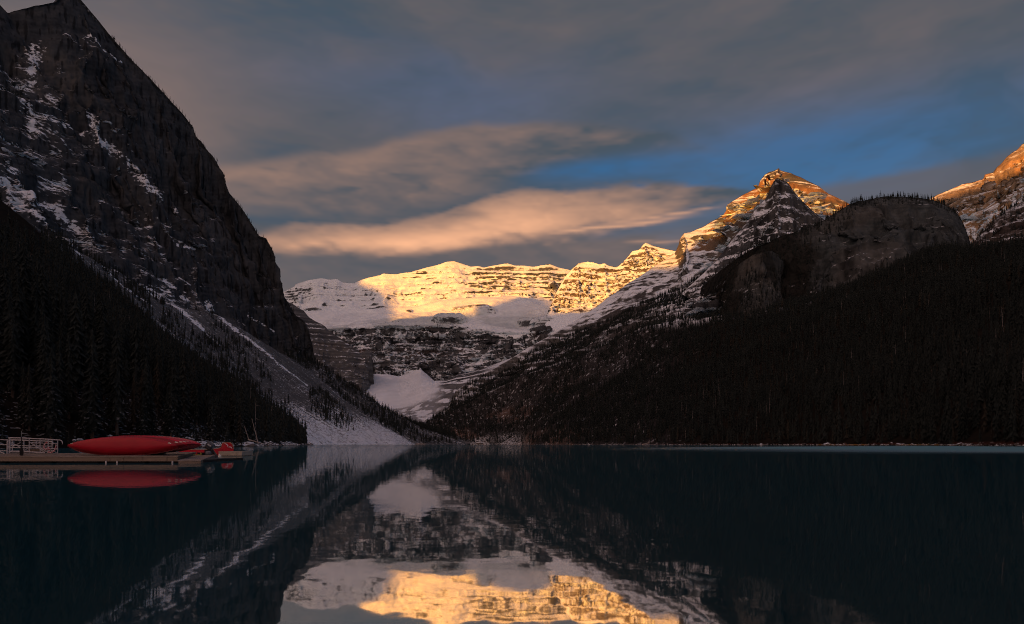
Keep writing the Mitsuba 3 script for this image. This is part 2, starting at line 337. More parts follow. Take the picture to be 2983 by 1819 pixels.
outcrop = [((1135, 748), (150, 200, 26), 40), ((1078, 772), (105, 180, 26), 40), ((1268, 779), (60, 120, 26), 35), ((1318, 785), (95, 160, 45), 70), ((1300, 790), (50, 120, 45), 50), ((752, 742), (60, 180, 18), 12), ((905, 740), (70, 200, 12), 10), ((1104, 792), (55, 120, 16), 14),
           ((985, 748), (24, 80, 14), 12), ((1290, 838), (90, 160, 22), 24), ((1335, 690), (40, 140, 55), 20)]
spots = []
for q, r, out in outcrop:
    c_ = vic.on(*q)
    vic.bump_at(c_, np.array(r) * 1.3, out)
    spots.append((vic.on(*q), r))


def vic_tex(p, n, uv):
    nz, t, s = dr.abs(n.z), uv.y, uv.x
    a = fbm(p.x / 180, p.y / 180, p.z / 60, 4)
    b = fbm(p.x / 24, p.y / 24, p.z / 9, 3)
    st = noise(p.x / 900, p.y / 900, p.z / 11 + 3 * fbm(p.x / 500, p.y / 500, 0, 2))
    v = noise(p.x / 16, p.y / 50, p.z / 300)
    c = fbm(p.x / 260 + 9, p.y / 300, p.z / 120, 3)
    rock = mix((.04, .046, .052), (.125, .135, .14), dr.clip(a * .6 + st * .5 + b * .4 - .35, 0, 1))
    rock = mix(rock, (.15, .085, .055), .6 * smoothstep(.55, .75, c) * smoothstep(3.9, 4.2, t) * (1 - smoothstep(4.5, 4.8, t)))
    up = smoothstep(2.15, 1.95, t)
    lowz = smoothstep(3.93, 4.02, t + (b - .5) * .08) * (1 - smoothstep(4.93, 5.0, t + (b - .5) * .04))
    rb = smoothstep(1090, 1170, s)
    thr = .555 * lowz + (.21 + .11 * rb) * up + .06 * (1 - up) * (1 - lowz)
    snow = smoothstep(thr - .10, thr + .10, nz + (b - .5) * (.24 - .08 * lowz) + (a - .5) * (.34 + .4 * lowz) + (st - .5) * (.5 - .08 * lowz) + lowz * .5 * (noise((p.x + .8 * p.z) / 42, p.z / 240, 4) + noise((p.x - .9 * p.z) / 60, p.z / 300, 9) - 1) + (v - .5) * (.22 - .08 * lowz))
    snow = snow * (1 - smoothstep(-.2, .25, spot_mask(p, spots) + (b - .5) * 1.4 + (st - .5) * .8 - .25))
    snow = snow * (1 - .8 * smoothstep(6.05, 6.5, t + (a - .5) * .9) * smoothstep(.38, .6, fbm(p.x / 30, p.y / 60, 0, 3)))
    rub = smoothstep(1042, 1072, s + 40 * (c - .5)) * smoothstep(1215, 1150, s) * smoothstep(4.95, 5.05, t)
    snow = snow * (1 - rub * smoothstep(.36, .50, .5 * fbm(p.x / 22, p.y / 70, p.z / 40, 3) + .5 * noise((p.x + .6 * p.y) / 30, p.z / 60) + .04))
    ice = smoothstep(2.45, 2.9, t) * (1 - smoothstep(3.95, 4.0, t)) * smoothstep(.42, .56, c * .75 + b * .25)
    white = mix(SNOW, (.50, .59, .62), .85 * ice)
    moraine = mix((.085, .092, .094), (.17, .185, .19), b)
    ground = mix(rock, moraine, smoothstep(5.9, 6.1, t))
    white = white * (.80 + .30 * fbm(p.x / 45, p.y / 110, p.z / 30, 4))
    return mix(ground, white, snow)


diffuse_proc('glacier_rock', vic_tex)
vic.build('snow_peak', 'glacier_rock')

# 3. the second snow peak, right of the col
pc = [(1290, 790), (1310, 765), (1330, 722), (1345, 692), (1360, 666), (1373, 650), (1391, 634), (1404, 631), (1414, 629), (1428, 631), (1442, 636), (1456, 634), (1466, 641), (1484, 643), (1498, 632), (1510, 616), (1521, 604), (1532, 603), (1540, 599), (1547, 590), (1553, 585), (1572, 592), (1600, 599), (1623, 604), (1680, 612), (1760, 640)]
pcrest = [P(px, px, py, 4700 - 1.1 * max(0, px - 1400)) for px, py in pc]
pback = [(s, x + 60, y + 1100, 500) for s, x, y, z in pcrest]
pmid = [P(*q) for q in ((1290, 1290, 792, 4560), (1330, 1328, 742, 4300), (1345, 1336, 752, 4250), (1373, 1358, 758, 4200), (1404, 1392, 752, 4150), (1442, 1440, 742, 4100), (1500, 1500, 720, 4000), (1623, 1640, 665, 3900), (1760, 1780, 690, 3800))]
pfoot = [P(*q) for q in ((1290, 1275, 815, 4300), (1330, 1300, 812, 4050), (1404, 1380, 815, 3900), (1500, 1490, 800, 3750), (1623, 1640, 740, 3600), (1760, 1780, 760, 3500))]
pk = Surf([pback, pcrest, pmid, pfoot], np.concatenate([np.linspace(1290, 1640, 230), np.linspace(1640, 1760, 14)[1:]]), [6, 120, 40], crest=1)
wt = sst(2.1, 1.9, pk.t)[:, None]
pk.rough(260, 130, 4, 41, (1, 1, 1.3), ridged=True, weight=wt, k=4)
pk.terrace(56, .95, .62, 40, 600, (.16, 0), 42, weight=wt)
pk.rough(60, 34, 4, 43, (1, 1, 2), ridged=True, weight=wt)
pk.rough(20, 3.5, 3, 44, weight=.3 + wt, floor=.2)


def peak_tex(p, n, uv):
    nz, t = dr.abs(n.z), uv.y
    a = fbm(p.x / 130, p.y / 130, p.z / 60, 4)
    b = fbm(p.x / 18, p.y / 18, p.z / 8, 3)
    st = noise(p.x / 900, p.y / 900, (p.z + .16 * p.x) / 11)
    rock = mix((.06, .055, .05), (.19, .165, .14), dr.clip(a * .6 + st * .4 + b * .4 - .3, 0, 1))
    thr = .35 - .27 * smoothstep(1.95, 2.1, t)
    snow = smoothstep(thr - .12, thr + .12, nz + (b - .5) * .32 + (a - .5) * .4 + (st - .5) * .35)
    return mix(rock, SNOW, snow)


diffuse_proc('second_peak_rock', peak_tex)
pk.build('snow_peak', 'second_peak_rock')

# 4. the dark layered buttress at the left foot of the glacier
bc = [(560, 640), (640, 690), (690, 726), (704, 732), (716, 740), (730, 748), (738, 756), (745, 765), (760, 774), (772, 779), (783, 786), (789, 794), (797, 800), (808, 808), (820, 816), (845, 832), (858, 842), (869, 851), (880, 843), (892, 845), (897, 852), (899, 885), (902, 902), (906, 922), (903, 940)]
bcrest = [P(px, px, py, 3600) for px, py in bc]
bback = [(s, x - 150, y + 900, z - 150) for s, x, y, z in bcrest]
bfoot = [P(*q) for q in ((560, 560, 1000, 3050), (700, 700, 990, 3050), (800, 800, 985, 3080), (870, 870, 965, 3150), (890, 884, 955, 3300), (897, 889, 952, 3350), (900, 890, 950, 3400), (903, 892, 950, 3500))]
but = Surf([bback, bcrest, bfoot], np.linspace(560, 903, 200), [6, 150], crest=1)
but.rough(180, 70, 4, 51, (1, 1, 2), ridged=True, k=4)
but.terrace(30, .6, .7, 25, 500, (.02, 0), 52)
but.rough(45, 22, 4, 53, (1, 1, 3), ridged=True)
but.rough(14, 5, 3, 54, floor=.4)


def buttress_tex(p, n, uv):
    nz = dr.abs(n.z)
    a = fbm(p.x / 110, p.y / 110, p.z / 70, 4)
    b = fbm(p.x / 14, p.y / 14, p.z / 7, 3)
    st = noise(p.x / 900, p.y / 900, p.z / 9)
    rock = mix((.046, .052, .058), (.145, .16, .165), dr.clip(a * .6 + st * .8 + b * .4 - .5, 0, 1))
    rock = mix(rock, (.125, .11, .085), .35 * dr.exp(-dr.square((p.z - 520) / 70)) * smoothstep(.4, .6, a))
    snow = smoothstep(.70, .9, nz + (b - .5) * .5 + (st - .5) * .5 - .12 + .2 * dr.exp(-dr.square((p.z - 440) / 14)))
    return mix(rock, SNOW, .95 * snow)


diffuse_proc('buttress_rock', buttress_tex)
but.build('rock_buttress', 'buttress_rock')

# 5. the right-hand side: forested slope from the lake up to the long ridge of the far peak; s = bearing
rshore = [(1000, -270, 1990, 2), (1075, -185, 1960, -1.5), P(1130, 1130, 1071.3, 1930), P(1262, 1262, 1071.3, 1700), P(1392, 1392, 1071.5, 1200), P(1528, 1528, 1072.3, 880), P(1899, 1899, 1073, 640), P(2218, 2218, 1074.5, 380), P(2464, 2464, 1077, 240), P(2800, 2800, 1084, 150), (3400, 190, 30, -1.5), (3800, 230, -400, -1.5)]
rshore = [(s, x, y, min(z, -1.2) if s > 1000 else z) for s, x, y, z in rshore]
rdeep = [(s, x - 20, y - 8, z - 14) for s, x, y, z in rshore]
rA = [P(*q) for q in ((1000, 1000, 1045, 2060), (1075, 1075, 1030, 2080), (1130, 1115, 1020, 2090), (1262, 1230, 985, 1980), (1392, 1380, 930, 1700), (1528, 1560, 900, 1330), (1899, 1890, 880, 960), (2218, 2180, 850, 720), (2464, 2430, 820, 520), (2800, 2760, 800, 380))] + [(3400, 420, 30, 130), (3800, 470, -400, 130)]
rB = [P(*q) for q in ((1000, 1000, 1030, 2150), (1075, 1075, 996, 2200), (1130, 1110, 980, 2200), (1262, 1230, 915, 2100), (1392, 1400, 850, 1900), (1528, 1560, 790, 1650), (1740, 1740, 762, 1430), (1899, 1924, 728, 1290), (2110, 2110, 668, 1190), (2249, 2249, 612, 1120), (2342, 2342, 614, 1040), (2464, 2464, 588, 880), (2800, 2800, 520, 700))] + [(3400, 800, 30, 300), (3800, 900, -400, 300)]
rC = [P(px, px, py, Y) for px, py, Y in ((1000, 1018, 2250), (1046, 1005, 2300), (1075, 985, 2330), (1097, 941, 2360), (1121, 924, 2380), (1155, 907, 2420), (1199, 880, 2450), (1240, 856, 2480), (1291, 825, 2520), (1342, 798, 2560), (1404, 761, 2620), (1460, 718, 2660), (1510, 683, 2700), (1540, 666, 2720), (1580, 637, 2760), (1616, 615, 2790), (1623, 610, 2800),
      (1632, 590, 2805), (1635, 576, 2805), (1646, 562, 2810), (1660, 560, 2820), (1693, 544, 2840), (1720, 527, 2860), (1744, 513, 2880), (1749, 494, 2885), (1785, 469, 2910), (1815, 456, 2930), (1822, 452, 2940), (1826, 435, 2945), (1836, 420, 2955), (1846, 413, 2965), (1858, 410, 2975), (1873, 403, 2985), (1880, 408, 2985), (1892, 412, 2980), (1905, 415, 2980),
      (1924, 424, 2970), (1945, 434, 2960), (1971, 447, 2950), (1985, 460, 2945), (1994, 467, 2940), (2015, 476, 2930), (2040, 489, 2920), (2100, 520, 2900), (2200, 560, 2860), (2342, 610, 2500), (2464, 586, 1600), (2800, 520, 1200))] + [(3400, 1300, 30, 420), (3800, 1500, -400, 420)]
rback = [(s, x + 250, y + 900, z - 320) for s, x, y, z in rC]
cf = dict((q[0], q) for q in rC)
rM = []
for s_ in (1000, 1075, 1130, 1262, 1392, 1460, 1528, 1623, 1700, 1748, 1822, 1873, 1924, 1971, 2040, 2110, 2249, 2342, 2464, 2800, 3400, 3800):
    c_ = np.array([np.interp(s_, [p[0] for p in rC], [p[k] for p in rC]) for k in (1, 2, 3)])
    b_ = np.array([np.interp(s_, [p[0] for p in rB], [p[k] for p in rB]) for k in (1, 2, 3)])
    f_ = .55
    m_ = b_ * f_ + c_ * (1 - f_)
    m_[2] -= .06 * max(0, c_[2] - b_[2])
    rM.append((s_, *m_))
s_r = np.concatenate([np.linspace(1000, 1600, 260), np.linspace(1600, 2060, 330)[1:], np.linspace(2060, 2500, 110)[1:], np.linspace(2500, 3800, 20)[1:]])
rt = Surf([rback, rC, rM, rB, rA, rshore, rdeep], s_r, [6, 150, 60, 70, 80, 6], crest=1)
tr = rt.t[:, None]
ridge = sst(3.1, 2.6, tr)
summit = sst(1640, 1760, rt.s)[None] * sst(2100, 2000, rt.s)[None]
rt.rough(300, 150, 4, 61, (1, 1, 1.4), ridged=True, weight=ridge * (.35 + .65 * summit), k=5)
rt.rough(110, 60, 4, 62, (1, 1, 2.4), ridged=True, weight=ridge * (.5 + .5 * summit), k=6)
rt.terrace(64, .7, .64, 40, 500, (.10, -.05), 63, weight=ridge * (.12 + .88 * summit))
rt.terrace(30, .5, .6, 40, 400, (.10, -.05), 69, weight=ridge * (.25 + .75 * summit))
rt.rough(22, 3, 3, 64, weight=.25 + .75 * ridge, floor=.2)
rt.rough(150, 34, 4, 65, weight=sst(2.7, 3.1, tr) * sst(4.95, 4.6, tr))
rt.rough(30, 9, 4, 66, weight=sst(2.7, 3.1, tr) * sst(4.99, 4.8, tr))
RG = lambda pts, r: [(rt.on(*a), rt.on(*b), r) for a, b in zip(pts[:-1], pts[1:])]
rsnow = RG([(1588, 700), (1600, 740)], 26) + RG([(1640, 690), (1610, 725)], 30) + RG([(1655, 640), (1610, 665), (1560, 700)], 20) + RG([(1705, 630), (1660, 668)], 16)
rsnow2 = RG([(1932, 622), (1930, 680), (1926, 712)], 6)


def right_tex(p, n, uv):
    nz, t, s = dr.abs(n.z), uv.y, uv.x
    a = fbm(p.x / 110, p.y / 110, p.z / 70, 4)
    b = fbm(p.x / 12, p.y / 12, p.z / 6, 3)
    c = fbm(p.x / 150 + 9, p.y / 150, p.z / 90, 3)
    st = noise(p.x / 900, p.y / 900, (p.z + .1 * p.x) / 10)
    rock = mix((.046, .053, .056), (.16, .16, .145), dr.clip(a * .6 + st * .45 + b * .4 - .32, 0, 1))
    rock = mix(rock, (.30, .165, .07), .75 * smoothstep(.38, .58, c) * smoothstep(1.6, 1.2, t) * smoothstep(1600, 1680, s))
    deepwood = smoothstep(1500, 1750, s)
    soil = mix(mix((.02, .02, .02), (.07, .072, .074), b * .7 + c * .3), mix((.012, .011, .010), (.028, .025, .02), b), deepwood)
    soil = mix(soil, (.16, .115, .095), .7 * smoothstep(.5, .62, c) * smoothstep(1480, 1400, s) * smoothstep(3.7, 4.0, t) * smoothstep(.35, .6, a))
    flank = smoothstep(1640, 1480, s) * smoothstep(1.25, 1.7, t)
    rock = mix(rock, mix((.035, .036, .038), (.085, .084, .082), .6 * b + .4 * a), flank)
    ground = mix(rock, soil, dr.maximum(smoothstep(2.7, 3.1, t), smoothstep(1880, 1960, s) * smoothstep(2.0, 2.4, t)))
    hi = smoothstep(1660, 1760, s)
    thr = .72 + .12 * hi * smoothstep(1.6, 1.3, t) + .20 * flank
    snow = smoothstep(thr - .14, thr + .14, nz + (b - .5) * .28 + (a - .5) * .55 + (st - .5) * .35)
    low = dr.maximum(smoothstep(2.9, 3.15, t), smoothstep(1880, 1960, s) * smoothstep(2.0, 2.4, t))
    fleck = smoothstep(.64, .75, fbm(p.x / 5, p.y / 5, p.z / 16, 3) + .14 * (a - .5)) * (1 - deepwood)
    snow = snow * (1 - low) + fleck * .5 * low
    rub = dr.maximum(dr.exp(-dr.square((s - 1160) / 32)), dr.exp(-dr.square((s - 1234) / 26))) * smoothstep(4.62, 4.82, t)
    snow = dr.maximum(snow, rub * smoothstep(.42, .56, fbm(p.x / 2.2, p.y / 2.2, p.z / 1.6, 2)))
    snow = dr.maximum(snow, smoothstep(.05, .3, seg_mask(p, rsnow) + (b - .5) * 1.2))
    snow = dr.maximum(snow, smoothstep(.05, .3, seg_mask(p, rsnow2) + (b - .5) * 1.0))
    return mix(ground, SNOW, snow)


diffuse_proc('right_ground', right_tex)
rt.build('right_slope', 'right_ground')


# 6. the dark tower in front of the far peak, the round-topped cliff and the smaller knob under it, the far right peak and its spur
def crag(crest, foot, n, nv, seed, Yc, Yf, big, step, tilt=(0, 0), back=(60, 500, -250), fine=1.0, ter=.7):
    c = [P(px, px, py, Yc(px) if callable(Yc) else Yc) for px, py in crest]
    f = [P(s, px, py, Yf(px) if callable(Yf) else Yf) for s, px, py in foot]
    b = [(s, x + back[0], y + back[1], z + back[2]) for s, x, y, z in c]
    m = Surf([b, c, f], np.linspace(c[0][0], c[-1][0], n), [8, nv], crest=1)
    m.rough(140 * fine, big, 4, seed, (1, 1, 2.2), ridged=True, k=4)
    m.terrace(step, ter, .6, 25, 300, tilt, seed + 1)
    m.rough(40 * fine, big * .35, 4, seed + 2, (1, 1, 3), ridged=True)
    m.rough(17 * fine, 9 * fine, 3, seed + 7, (1, 1, 4), ridged=True)
    m.rough(12 * fine, 2.5 * fine, 3, seed + 3, floor=.2)
    return m


thumb = crag([(1640, 705), (1680, 668), (1722, 628), (1750, 590), (1775, 561), (1800, 530), (1812, 508), (1822, 500), (1832, 488), (1840, 480), (1845, 471), (1851, 455), (1857, 443), (1863, 432), (1868, 429), (1874, 429), (1882, 434), (1895, 440), (1902, 447), (1908, 456), (1918, 470), (1933, 487), (1950, 502), (1966, 516), (1983, 530), (2010, 550), (2060, 600)],
             [(1640, 1650, 740), (1722, 1740, 730), (1800, 1820, 700), (1868, 1890, 690), (1933, 1960, 680), (2060, 2070, 680)], 240, 130, 71, 1900, 1560, 55, 44)
bee = crag([(1690, 690), (1730, 655), (1780, 618), (1830, 588), (1870, 572), (1900, 562), (1930, 552), (1950, 546), (1985, 527), (2008, 513), (2040, 493), (2062, 485), (2087, 481), (2110, 475), (2133, 471), (2160, 473), (2180, 474), (2205, 475), (2226, 478), (2250, 482), (2272, 491), (2290, 501), (2305, 513), (2315, 527), (2323, 541), (2331, 562), (2337, 585), (2342, 612), (2344, 640)],
           [(1690, 1690, 694), (1740, 1740, 735), (1830, 1830, 790), (1924, 1924, 800), (2110, 2110, 760), (2249, 2249, 700), (2342, 2342, 700), (2344, 2343, 700)], 260, 130, 75, lambda px: np.interp(px, [1690, 1760, 1830], [1760, 1600, 1480]) - .00035 * (px - 2100) ** 2 * (px > 2100), lambda px: np.interp(px, [1690, 1740, 1830, 1924, 2110, 2249, 2342], [1740, 1500, 1340, 1270, 1180, 1110, 1130]), 85, 17, (.12, -.1), ter=.3)
knob = crag([(1715, 700), (1738, 672), (1760, 650), (1785, 630), (1810, 613), (1835, 605), (1858, 604), (1872, 612), (1884, 628), (1893, 650), (1899, 680), (1903, 705)], [(1715, 1712, 706), (1745, 1740, 760), (1800, 1790, 830), (1850, 1850, 840), (1890, 1890, 800), (1903, 1904, 712)], 150, 90, 79, lambda px: np.interp(px, [1715, 1760, 1840, 1885, 1903], [1680, 1500, 1400, 1440, 1560]), lambda px: np.interp(px, [1712, 1745, 1790, 1890, 1904], [1660, 1450, 1300, 1330, 1530]), 26, 15, (.1, 0), fine=.6, ter=.3, back=(60, 260, -60))
nib = crag([(2120, 560), (2200, 500), (2254, 470), (2290, 455), (2318, 443), (2345, 437), (2363, 431), (2367, 420), (2388, 414), (2396, 403), (2405, 396), (2420, 380), (2436, 366), (2446, 360), (2455, 349), (2464, 344), (2520, 300), (2600, 320), (2800, 420)],
           [(2120, 2180, 640), (2254, 2300, 640), (2388, 2420, 620), (2464, 2500, 620), (2800, 2800, 640)], 230, 150, 83, 2750, 1950, 90, 60, (-.35, 0))
spur = crag([(2290, 650), (2330, 600), (2345, 578), (2370, 552), (2388, 531), (2410, 512), (2430, 500), (2464, 484), (2550, 440), (2800, 380)], [(2290, 2290, 655), (2388, 2388, 640), (2464, 2464, 620), (2800, 2800, 560)], 150, 90, 87, 1420, 1080, 45, 30)


def crag_tex(lo, hi, warm, warm_amt, thr, tilt, stw, wedge=False, wooded=0):
    def fn(p, n, uv):
        nz = dr.abs(n.z)
        a = fbm(p.x / 80, p.y / 80, p.z / 60, 4)
        b = fbm(p.x / 9, p.y / 9, p.z / 5, 3)
        c = fbm(p.x / 120 + 4, p.y / 120, p.z / 100, 3)
        st = noise(p.x / 700, p.y / 700, (p.z + tilt * p.x + 12 * a) / stw)
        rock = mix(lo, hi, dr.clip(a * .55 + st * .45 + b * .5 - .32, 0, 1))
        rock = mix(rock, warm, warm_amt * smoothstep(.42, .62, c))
        rock = rock * (.62 + .76 * noise(p.x / 9 + 2, p.y / 9, p.z / 75)) * (1 - .5 * smoothstep(.60, .75, noise(p.x / 26 + 8, p.y / 26, p.z / 190)))
        if wooded:                                       # mossy forest floor where the face is grown over
            rock = mix(rock, mix((.012, .013, .012), (.035, .034, .03), b), .9 * smoothstep(wooded + 35, wooded - 35, uv.x + 130 * (c - .5)))
        zone = mi.Float(0)
        if wedge:                                        # bare upper cliff, snow on the slopes under it
            zone = -.35 * smoothstep(1.42, 1.28, uv.y) + .12 * smoothstep(1.35, 1.6, uv.y)
        snow = smoothstep(thr - .14, thr + .14, nz + zone + (b - .5) * .35 + (a - .5) * .5 + (st - .5) * .35)
        return mix(rock, SNOW, snow)
    return fn


diffuse_proc('tower_rock', crag_tex((.036, .043, .048), (.105, .113, .115), (.10, .098, .088), .4, .58, .1, 9))
diffuse_proc('dome_rock', crag_tex((.034, .045, .049), (.086, .102, .104), (.09, .09, .082), .45, 1.02, .12, 4.5, wooded=1935))
diffuse_proc('knob_rock', crag_tex((.036, .045, .048), (.095, .105, .10), (.10, .094, .08), .5, .98, .1, 4.5, wooded=1772))
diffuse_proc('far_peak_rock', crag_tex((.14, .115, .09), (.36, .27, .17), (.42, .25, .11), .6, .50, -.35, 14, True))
diffuse_proc('spur_rock', crag_tex((.045, .042, .04), (.11, .10, .09), (.1, .08, .07), .3, .86, 0, 10))
thumb.build('rock_tower', 'tower_rock')
bee.build('domed_hill', 'dome_rock')
knob.build('rock_knob', 'knob_rock')
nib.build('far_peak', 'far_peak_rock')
spur.build('dark_spur', 'spur_rock')

# 7. the range to the east, behind and left of the lake, over which the sun is rising: its crest line throws the shadow that lies on the snow
TT, RR = np.array([math.sin(SUN_AZ), math.cos(SUN_AZ)]), np.array([math.cos(SUN_AZ), -math.sin(SUN_AZ)])
marks = [(vic, q) for q in ((700, 690, 150), (800, 676, 150), (862, 676, 60), (868, 677), (890, 686), (915, 695), (935, 706, -10), (950, 722, -20), (960, 738, -30), (968, 764, -30), (1000, 762, -25), (1030, 756, -22), (1060, 750, -20), (1100, 745, -20), (1140, 740, -20), (1190, 738, -20), (1205, 722), (1230, 714), (1270, 708), (1300, 712), (1320, 720))] \
    + [(pk, q) for q in ((1338, 752), (1370, 748), (1404, 742), (1440, 736), (1480, 722))] + [(rt, q) for q in ((1624, 640), (1640, 612), (1668, 588), (1690, 572), (1720, 553), (1745, 540), (1780, 508), (1815, 486))] + [(rt, (1960, 512)), (nib, (2372, 434)), (nib, (2410, 424)), (nib, (2455, 404))]
prof = []
for sf, q in marks:
    p_ = sf.on(*q[:2])
    u_, w_ = float(p_[:2] @ RR), float(p_[:2] @ TT)
    prof.append((u_, p_[2] + w_ * math.tan(SUN_EL) + (q[2] if len(q) > 2 else 0)))
prof.sort()
pu, ph = np.array([p[0] for p in prof]), np.array([p[1] for p in prof])
WR = -3000.0
pu = np.concatenate([[-9000, -5600, pu[0] - 400], pu, [pu[-1] + 500, pu[-1] + 2000, pu[-1] + 4500]])
ph = np.concatenate([[1100, 1500, ph[0] + 60], ph, [ph[-1] * .9, 900, 700]]) + abs(WR) * math.tan(SUN_EL)
ru = np.unique(np.concatenate([np.linspace(-9000, 5000, 160), np.linspace(-4700, 600, 400)]))
rh = np.interp(ru, pu, ph)
row = lambda w, zf: [(u, *(u * RR + w * TT), max(-20, z * zf)) for u, z in zip(ru, rh)]
east = Surf([row(WR - 1600, -.1), row(WR, 1.0), row(WR + 700, .45), row(WR + 1500, -.1)], ru, [10, 16, 10], crest=1)
east.rough(300, 160, 4, 91, ridged=True, k=1.5, floor=0)
diffuse_proc('east_rock', crag_tex((.06, .055, .05), (.16, .14, .12), (.13, .10, .08), .4, .75, .1, 20))
east.build('east_range', 'east_rock')

# ------------------------------------------------------------------ lake and ground
def lake_slope(p, n, uv):
    x, y = p.x, p.y
    w = fbm(x * 2.1 + y * .6, y * 2.4 - x * .5, 0, 3) * .06 + noise(x * .37 + 3, y * .42 + x * .1) * .09 + noise(x * 9 + y * 3, y * 9.5 - x * 2.6) * .006
    return w * .018


def wind(p):
    """A breath of wind over the right-hand side roughens the mirror there, so that more of the water's own colour shows."""
    x, y = p.x, p.y
    e = y + 14 * (noise(x / 30, y / 12) - .5)
    return smoothstep(50, 80, e) * smoothstep(x * 1.1 + 150, x * 1.1 + 100, e) * smoothstep(10, 75, x + 12 * (noise(x / 14, y / 14) - .5))


scene['lake_water'] = {'type': 'bumpmap', 'arbitrary': mikit.proc(lake_slope, 8e-3), 'scale': 1.0, 'bsdf': {'type': 'blendbsdf', 'weight': mikit.proc(lambda p, n, uv: .75 - (.75 - .22) * wind(p)),
    'bsdf_0': {'type': 'diffuse', 'reflectance': mikit.proc(lambda p, n, uv: mix((.016, .09, .122), (.07, .24, .28), wind(p)))},
    'bsdf_1': {'type': 'roughconductor', 'material': 'none', 'distribution': 'ggx', 'alpha': mikit.proc(lambda p, n, uv: .0006 + .14 * wind(p)), 'specular_reflectance': {'type': 'rgb', 'value': [.93, .92, .88]}}}}
obj('lake', (np.array([[-900, -2.5, 0], [900, -2.5, 0], [900, 2100, 0], [-900, 2100, 0.0]]), np.array([[0, 1, 2], [0, 2, 3]])), 'lake_water')
tag('lake', kind='structure')
diffuse_proc('valley_soil', lambda p, n, uv: mix((.05, .045, .04), (.12, .11, .10), fbm(p.x / 30, p.y / 30, 0, 3)))
obj('ground', (np.array([[-30000, -30000, -18], [30000, -30000, -18], [30000, 30000, -18], [-30000, 30000, -18.0]]), np.array([[0, 1, 2], [0, 2, 3]])), 'valley_soil')
tag('ground', kind='structure')
gx, gy = np.meshgrid(np.linspace(-160, 190, 60), np.linspace(-260, -1.2, 50))
gz = .05 + np.clip((-1.8 - gy) * .12, -.4, 3) + .8 * (meshkit.fbm(np.stack([gx / 14, gy / 14, gx * 0], -1), 3, 2) - .5) * np.clip((-3 - gy) / 20, 0, 1)
i_ = np.arange(gx.size).reshape(gx.shape)
obj('near_shore', (np.stack([gx, gy, gz], -1).reshape(-1, 3), np.stack([i_[:-1, :-1].ravel(), i_[:-1, 1:].ravel(), i_[1:, 1:].ravel(), i_[1:, :-1].ravel()], 1)), 'valley_soil', smooth=True)
tag('near_shore', kind='structure')
# ------------------------------------------------------------------ trees
def spire(tiers, boughs, seed, core=4, spread=.15, droop=.055):
    """A narrow mountain spruce of unit height: tiers of drooping, uneven boughs round a thin core."""
    r = np.random.default_rng(seed)
    v, f = [], []

    def tri(*p):
        n = len(v)
        v.extend(p)
        f.append([n, n + 1, n + 2])
    z0 = .06 + .1 * r.random()
    rad = lambda z: spread * (1 - z) ** .75 * (.55 + .45 * min(1, (z - z0 + .12) / .2)) + .008
    for i in range(tiers):
        z = z0 + (1 - z0) * (i + .5 * r.random()) / tiers
        for k in range(boughs):
            if r.random() < .14:
                continue
            a = 2 * np.pi * (k + .7 * r.random() + .37 * i) / boughs
            R = rad(z) * r.uniform(.6, 1.25)
            dz = .9 * (1 - z0) / tiers * r.uniform(.8, 1.5)
            w = .55 * 2 * np.pi / boughs
            c, s = np.cos(a), np.sin(a)
            tip = np.array([R * c, R * s, z - droop * r.uniform(.3, 1.5) - .25 * R])
            top = np.array([0, 0, min(z + dz, 1)])
            l, q = .5 * R * np.array([np.cos(a - w), np.sin(a - w)]), .5 * R * np.array([np.cos(a + w), np.sin(a + w)])
            tri(top, np.array([*l, z - .01]), tip)
            tri(top, tip, np.array([*q, z - .01]))
    for k in range(core):
        a, b = 2 * np.pi * k / core, 2 * np.pi * (k + 1) / core
        R = rad(.2) * .42
        tri(np.array([0, 0, 1.0]), np.array([R * np.cos(a), R * np.sin(a), z0]), np.array([R * np.cos(b), R * np.sin(b), z0]))
    return np.array(v), np.array(f)


far_kind = [spire(7, 3, 100 + i, 3, .14) for i in range(6)]
near_kind = [spire(30, 9, 200 + i, 5, .135, .03) for i in range(5)]


def snag(seed, sides=4):
    r = np.random.default_rng(seed)
    v, f = [], []
    for a in range(sides):
        v.append([.011 * np.cos(2 * np.pi * a / sides), .011 * np.sin(2 * np.pi * a / sides), -.02])
    v.append([r.normal() * .01, r.normal() * .01, 1])
    f = [[a, (a + 1) % sides, sides] for a in range(sides)]
    for k in range(7):
        z, a, L = r.uniform(.35, .95), r.uniform(0, 6.28), r.uniform(.02, .07)
        n = len(v)
        v += [[0, 0, z], [0, 0, z + .008], [L * np.cos(a), L * np.sin(a), z - r.uniform(-.01, .03)]]
        f.append([n, n + 1, n + 2])
    return np.array(v, float), np.array(f)


snag_kind = [snag(300 + i) for i in range(4)]


